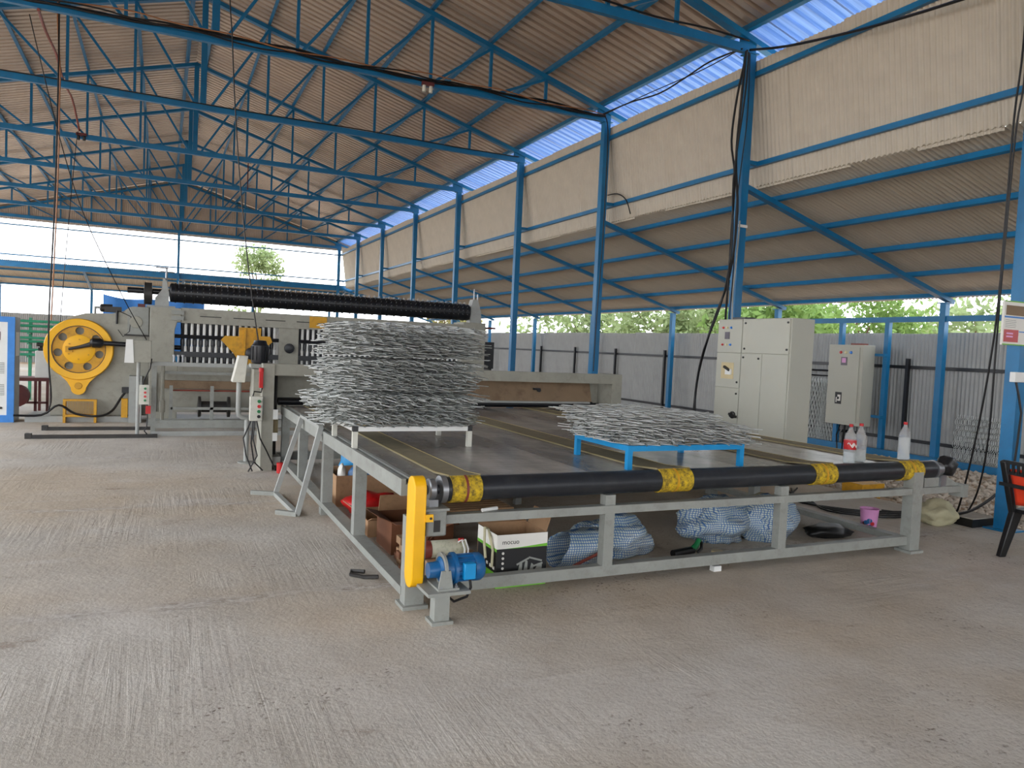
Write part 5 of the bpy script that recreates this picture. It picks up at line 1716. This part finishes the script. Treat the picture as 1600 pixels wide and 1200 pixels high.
# bundle along the truss bottom chord
for k, (dz, r, m_) in enumerate(((.10, .020, 'cable'), (.075, .014, 'cable'), (.125, .010, 'orangewire'), (.06, .012, 'cable'))):
    pts = []
    x = XC - .1
    i = 0
    while x > -5.5:
        pts.append((x, 12.68 - (.060, .097, .123, .147)[k], 6.15 + dz - .05 + .035 * math.sin(x * 1.3 + k) + .02 * math.sin(x * 4.1 + k * 2)))
        x -= .45
    cable(('%s cable strapped along the truss bottom chord' % ('thick black', 'second black', 'orange-brown', 'lowest black')[k]), pts, r, m_, 'chord_cable')
cable('black cable slung across the nearest truss chord to the column', [(XC - .1, 8.66, 6.24), (6.9, 8.68, 6.26), (6.0, 8.68, 6.22), (5.0, 8.68, 6.25), (3.8, 8.68, 6.23)], .014, 'cable', 'chord_cable')
cable('dark wire along a farther truss chord', [(XC - .1, 16.42, 6.20), (6.0, 16.43, 6.19), (4.0, 16.43, 6.22), (1.5, 16.43, 6.20), (-2.0, 16.43, 6.21), (-4.5, 16.43, 6.2)], .012, 'cable', 'chord_cable')
cable('black lead running down the second visible column', pxc([(945, 180), (950, 205), (946, 300), (940, 400), (932, 500), (927, 580)], 0, 7.66), .012)
cable('short black lead looping off the lower cladding girt', pxc([(950, 305), (965, 303), (978, 312), (985, 334)], 0, 7.95), .012)
# hanging leads on the right
a1 = [Vector((7.66, 4.76, ZT(7.66) + .07))] + pxv([(1600, 60), (1585, 180), (1573, 320), (1560, 470), (1548, 560), (1530, 660), (1512, 740), (1497, 795)], 0, (7.62, 7.62, 7.64, 7.7, 7.75, 7.83, 7.93, 8.1)) + [Vector((8.25, 5.5, -.07))]
cable('long black lead hanging in front of the fence, ending on the gravel', a1, .011)
a2 = [Vector((7.66, 4.82, ZT(7.66) + .07))] + pxv([(1603, 90), (1588, 200), (1575, 330), (1563, 460), (1555, 560), (1545, 680), (1530, 760), (1512, 800)], 0, (7.56, 7.56, 7.58, 7.64, 7.69, 7.79, 7.92, 8.1)) + [Vector((8.2, 5.35, -.07))]
cable('twin black lead hanging beside it, ending by the cream sack', a2, .010)
cable('black hose curving over the gravel to the blue column foot', [(7.70, 4.69, .35), (7.62, 4.74, .26), (7.52, 4.86, .14), (7.46, 5.08, .06), (7.42, 5.30, .014), (7.2, 5.6, .012)], .014, 'cable', 'floor_cable')
for k in range(4):
    cable('%s black cable snaking on the concrete right of the conveyor' % ('first', 'second', 'third', 'fourth')[k], [(7.0 + .1 * k, 6.9, .012), (6.85 - .08 * k, 6.3, .012), (6.55 + .1 * k, 5.75, .012), (6.9 + .12 * k, 5.35 + .06 * k, .012), (7.35 + .1 * k, 5.28 + .07 * k, .012)], .010, 'cable', 'floor_cable')
# hanging leads on the left and above the machine
cable('dark red and black drop lead hanging down past the yellow wheel', [Vector((-1.71, 14.55, ZT(-1.71) + .07))] + pxc([(92, -20), (92, 60), (91, 130), (88, 250), (83, 370), (77, 480), (76, 560), (80, 620), (76, 640)], 1, 14.55), .014)
cable('brown drop lead beside the dark one past the yellow wheel', [Vector((-1.71, 14.64, ZT(-1.71) + .07)), pw(91, -20, 1, 14.63)] + pxc([(90, 30), (94, 110), (93, 160), (91, 260), (86, 380), (80, 500)], 1, 14.62), .012, 'orangewire')
cable('thin black line slanting from the truss down to the machine', pxv([(46, 22), (62, 90), (100, 240), (135, 345), (190, 460), (229, 531)], 1, (12.64, 12.9, 13.5, 13.9, 14.5, 14.865)), .008)
cable('thin grey line hanging left of the slanting one', pxv([(122, 205), (118, 235), (108, 340), (100, 430), (94, 504)], 1, (20.60, 19.8, 17.8, 16.2, 15.1)), .007)
cable('single black drop lead hanging to the motor on the portal', [Vector((.87, 9.6, ZT(.87) + .07)), Vector((.72, 9.6, 7.0))] + pxc([(360, -30), (363, 60), (367, 160), (374, 270), (384, 380), (396, 480), (408, 560)], 1, 9.6), .008)
cable('red conduit hanging from the truss above the machine', [pw(x, y, 1, yy) for x, y, yy in ((60, 15, 12.62), (72, 50, 14.0), (88, 85, 15.5), (100, 130, 17.4), (113, 155, 18.9), (124, 204, 20.57))], .022, 'redpipe', 'drop_conduit')
for k, (x, y, Yp) in enumerate(((127, 214, 20.60), (388, 251, 24.70), (668, 137, 12.63))):
    p = pw(x, y, 1, Yp)
    t = thing('lamp_holder', (p.x, p.y, p.z), ('twin lamp holder with dark red cap under the chord above the wheel', 'small twin lamp holder under a far truss chord', 'red-capped lamp holder under the cabled truss chord')[k], 'lamp')
    part('cap', MB().cbox((p.x, p.y, p.z + .06), (.22, .08, .06)), 'maroon', t)
    for dx in (-.06, .06):
        part('bulb_socket', MB().lathe([(.03, p.z - .08), (.035, p.z - .07), (.03, p.z + .03)], (p.x + dx, p.y, 0), 'Z', 10), 'offwhite' if k == 2 else 'black', t)
    part('hanger', MB().box(p.x - .015, p.x + .015, p.y - .01, p.y + .01, p.z + .09, 6.14), 'maroon', t)
cable('black power hose running along the wheel plinth', [(-2.2, 14.66, .12), (-1.8, 14.64, .13), (-1.55, 14.62, .30), (-1.3, 14.57, .16), (-.95, 14.58, .12), (-.76, 14.70, .20), (-.64, 14.79, .40), (-.57, 14.83, .515)], .02, 'cable', 'floor_cable')
single('terminal_box', MB().box(-.62, -.51, 14.81, 14.903, .51, .61), 'black', 'black terminal box on the wheel housing beside the grey step block', 'box')

# ================================================================== GRAVEL
def gravel():
    import bmesh
    bm = bmesh.new()
    bmesh.ops.create_icosphere(bm, subdivisions=1, radius=1)
    bv = np.array([v.co for v in bm.verts])
    bf = np.array([[v.index for v in f.verts] for f in bm.faces])
    bm.free()
    N = 9000
    V, F = [], []
    ga_ = np.random.default_rng(5)
    xy = np.stack([7.92 + 4.32 * ga_.random(N), 3.2 + 8.5 * ga_.random(N) ** 1.3], 1)
    ok_ = ~((xy[:, 0] > 7.83) & (xy[:, 0] < 8.47) & (xy[:, 1] > 6.35) & (xy[:, 1] < 6.77)) & ~((xy[:, 0] > 12.0) & (xy[:, 1] > 9.7))
    xy = xy[ok_]
    N = len(xy)
    sz = ga_.uniform(.016, .048, N)
    P = np.concatenate([xy, np.full((N, 1), -.1)], 1)
    sc_ = sz[:, None] * ga_.uniform(.6, 1.2, (N, 3)) * np.array([1, 1, .75])
    jit = ga_.uniform(.75, 1.25, (N, len(bv), 1))
    V = bv[None] * jit * sc_[:, None, :] + P[:, None, :] + np.array([0, 0, .012])
    F = bf[None] + (np.arange(N) * len(bv))[:, None, None]
    return V.reshape(-1, 3), F.reshape(-1, 3)


V, F = gravel()
tag(npthing('gravel', V, F, 'stone'), 'loose grey-brown gravel between the concrete slab and the fence', 'gravel', None, 'stuff')

# ================================================================== TREES
def tree(label, x, y, h, w, mat, leaves, seed, trunk=.12, z_low=.25, leaf=.14, blobs=16, sparse=.8):
    t = thing('tree', (x, y, -.1), label, 'tree')
    g = np.random.default_rng(seed)
    # trunk and limbs
    mb = MB()
    mb.tube([(x, y, -.1), (x + .05 * w, y, h * .35), (x - .03 * w, y, h * .75)], [trunk, trunk * .8, trunk * .3], 8)
    part('trunk', mb, 'bark', t)
    cs_ = []
    for k in range(blobs):
        a = g.uniform(0, 6.28)
        rz = g.uniform(z_low, .95)
        rad = w * .5 * math.sqrt(max(.05, 1 - ((rz - .55) / .55) ** 2)) * g.uniform(.3, .85)
        cs_.append((x + rad * math.cos(a), y + rad * math.sin(a), h * rz, w * g.uniform(.13, .24)))
    for k, c in enumerate(cs_[::3]):
        part('branch', MB().tube([(x, y, h * .3), ((x + c[0]) / 2, (y + c[1]) / 2, (h * .3 + c[2]) / 2 + .1 * h), (c[0], c[1], c[2])], [trunk * .45, trunk * .3, trunk * .12], 5), 'bark', t)
    n_ = leaves // blobs
    PP = []
    for c in cs_:
        d = g.normal(size=(n_, 3))
        d /= np.linalg.norm(d, axis=1)[:, None]
        r = c[3] * g.random((n_, 1)) ** .45
        PP.append(np.array(c[:3]) + d * r * np.array([1, 1, sparse]))
    P = np.concatenate(PP)
    m = len(P)
    u = g.normal(size=(m, 3)); u /= np.linalg.norm(u, axis=1)[:, None]
    v = g.normal(size=(m, 3)); v -= (v * u).sum(1)[:, None] * u; v /= np.linalg.norm(v, axis=1)[:, None]
    s_ = leaf * g.uniform(.6, 1.3, (m, 1))
    V = np.stack([P - u * s_, P + v * s_ * .45, P + u * s_, P - v * s_ * .45], 1).reshape(-1, 3)
    F = np.arange(m * 4).reshape(-1, 4)
    o = npthing('foliage', V, F, mat, t)
    o['kind'] = 'stuff'
    return t


tree('tall sparse pale tree beyond the open gable end', 6.3, 58.0, 8.3, 4.6, 'leaf_pale', 2600, 1, .14, .35, .18, 18)
tree('leafy green tree beyond the fence behind the tall cabinet', 17.0, 17.2, 3.8, 4.2, 'leaf', 4200, 2, .13, .3, .13, 22)
tree('leafy green tree beyond the fence behind the smaller cabinet', 24.0, 20.2, 4.5, 5.2, 'leaf', 3800, 3, .13, .3, .13, 20)
tree('round pale tree beyond the fence left of the tall cabinet', 18.5, 22.6, 3.5, 3.4, 'leaf_pale', 2600, 4, .13, .25, .15, 16)
tree('broad hazy tree beyond the fence, between two outer posts', 23.0, 30.5, 4.2, 7.0, 'leaf_pale', 3200, 5, .15, .2, .18, 20)
tree('second broad hazy tree beyond the fence farther along', 22.0, 38.0, 4.4, 8.0, 'leaf_pale', 3200, 6, .15, .2, .2, 20)
tree('olive tree beyond the fence near the corner of the lean-to', 16.5, 45.0, 5.6, 5.0, 'leaf_olive', 3600, 7, .14, .2, .16, 18)
tree('pale bush beyond the fence near the poster column', 25.0, 13.5, 3.4, 5.5, 'leaf_pale', 2200, 8, .13, .2, .16, 16)
tree('faint pale tree far beyond the fence', 34.0, 22.0, 4.6, 9.0, 'leaf_pale', 2400, 9, .2, .15, .25, 18)
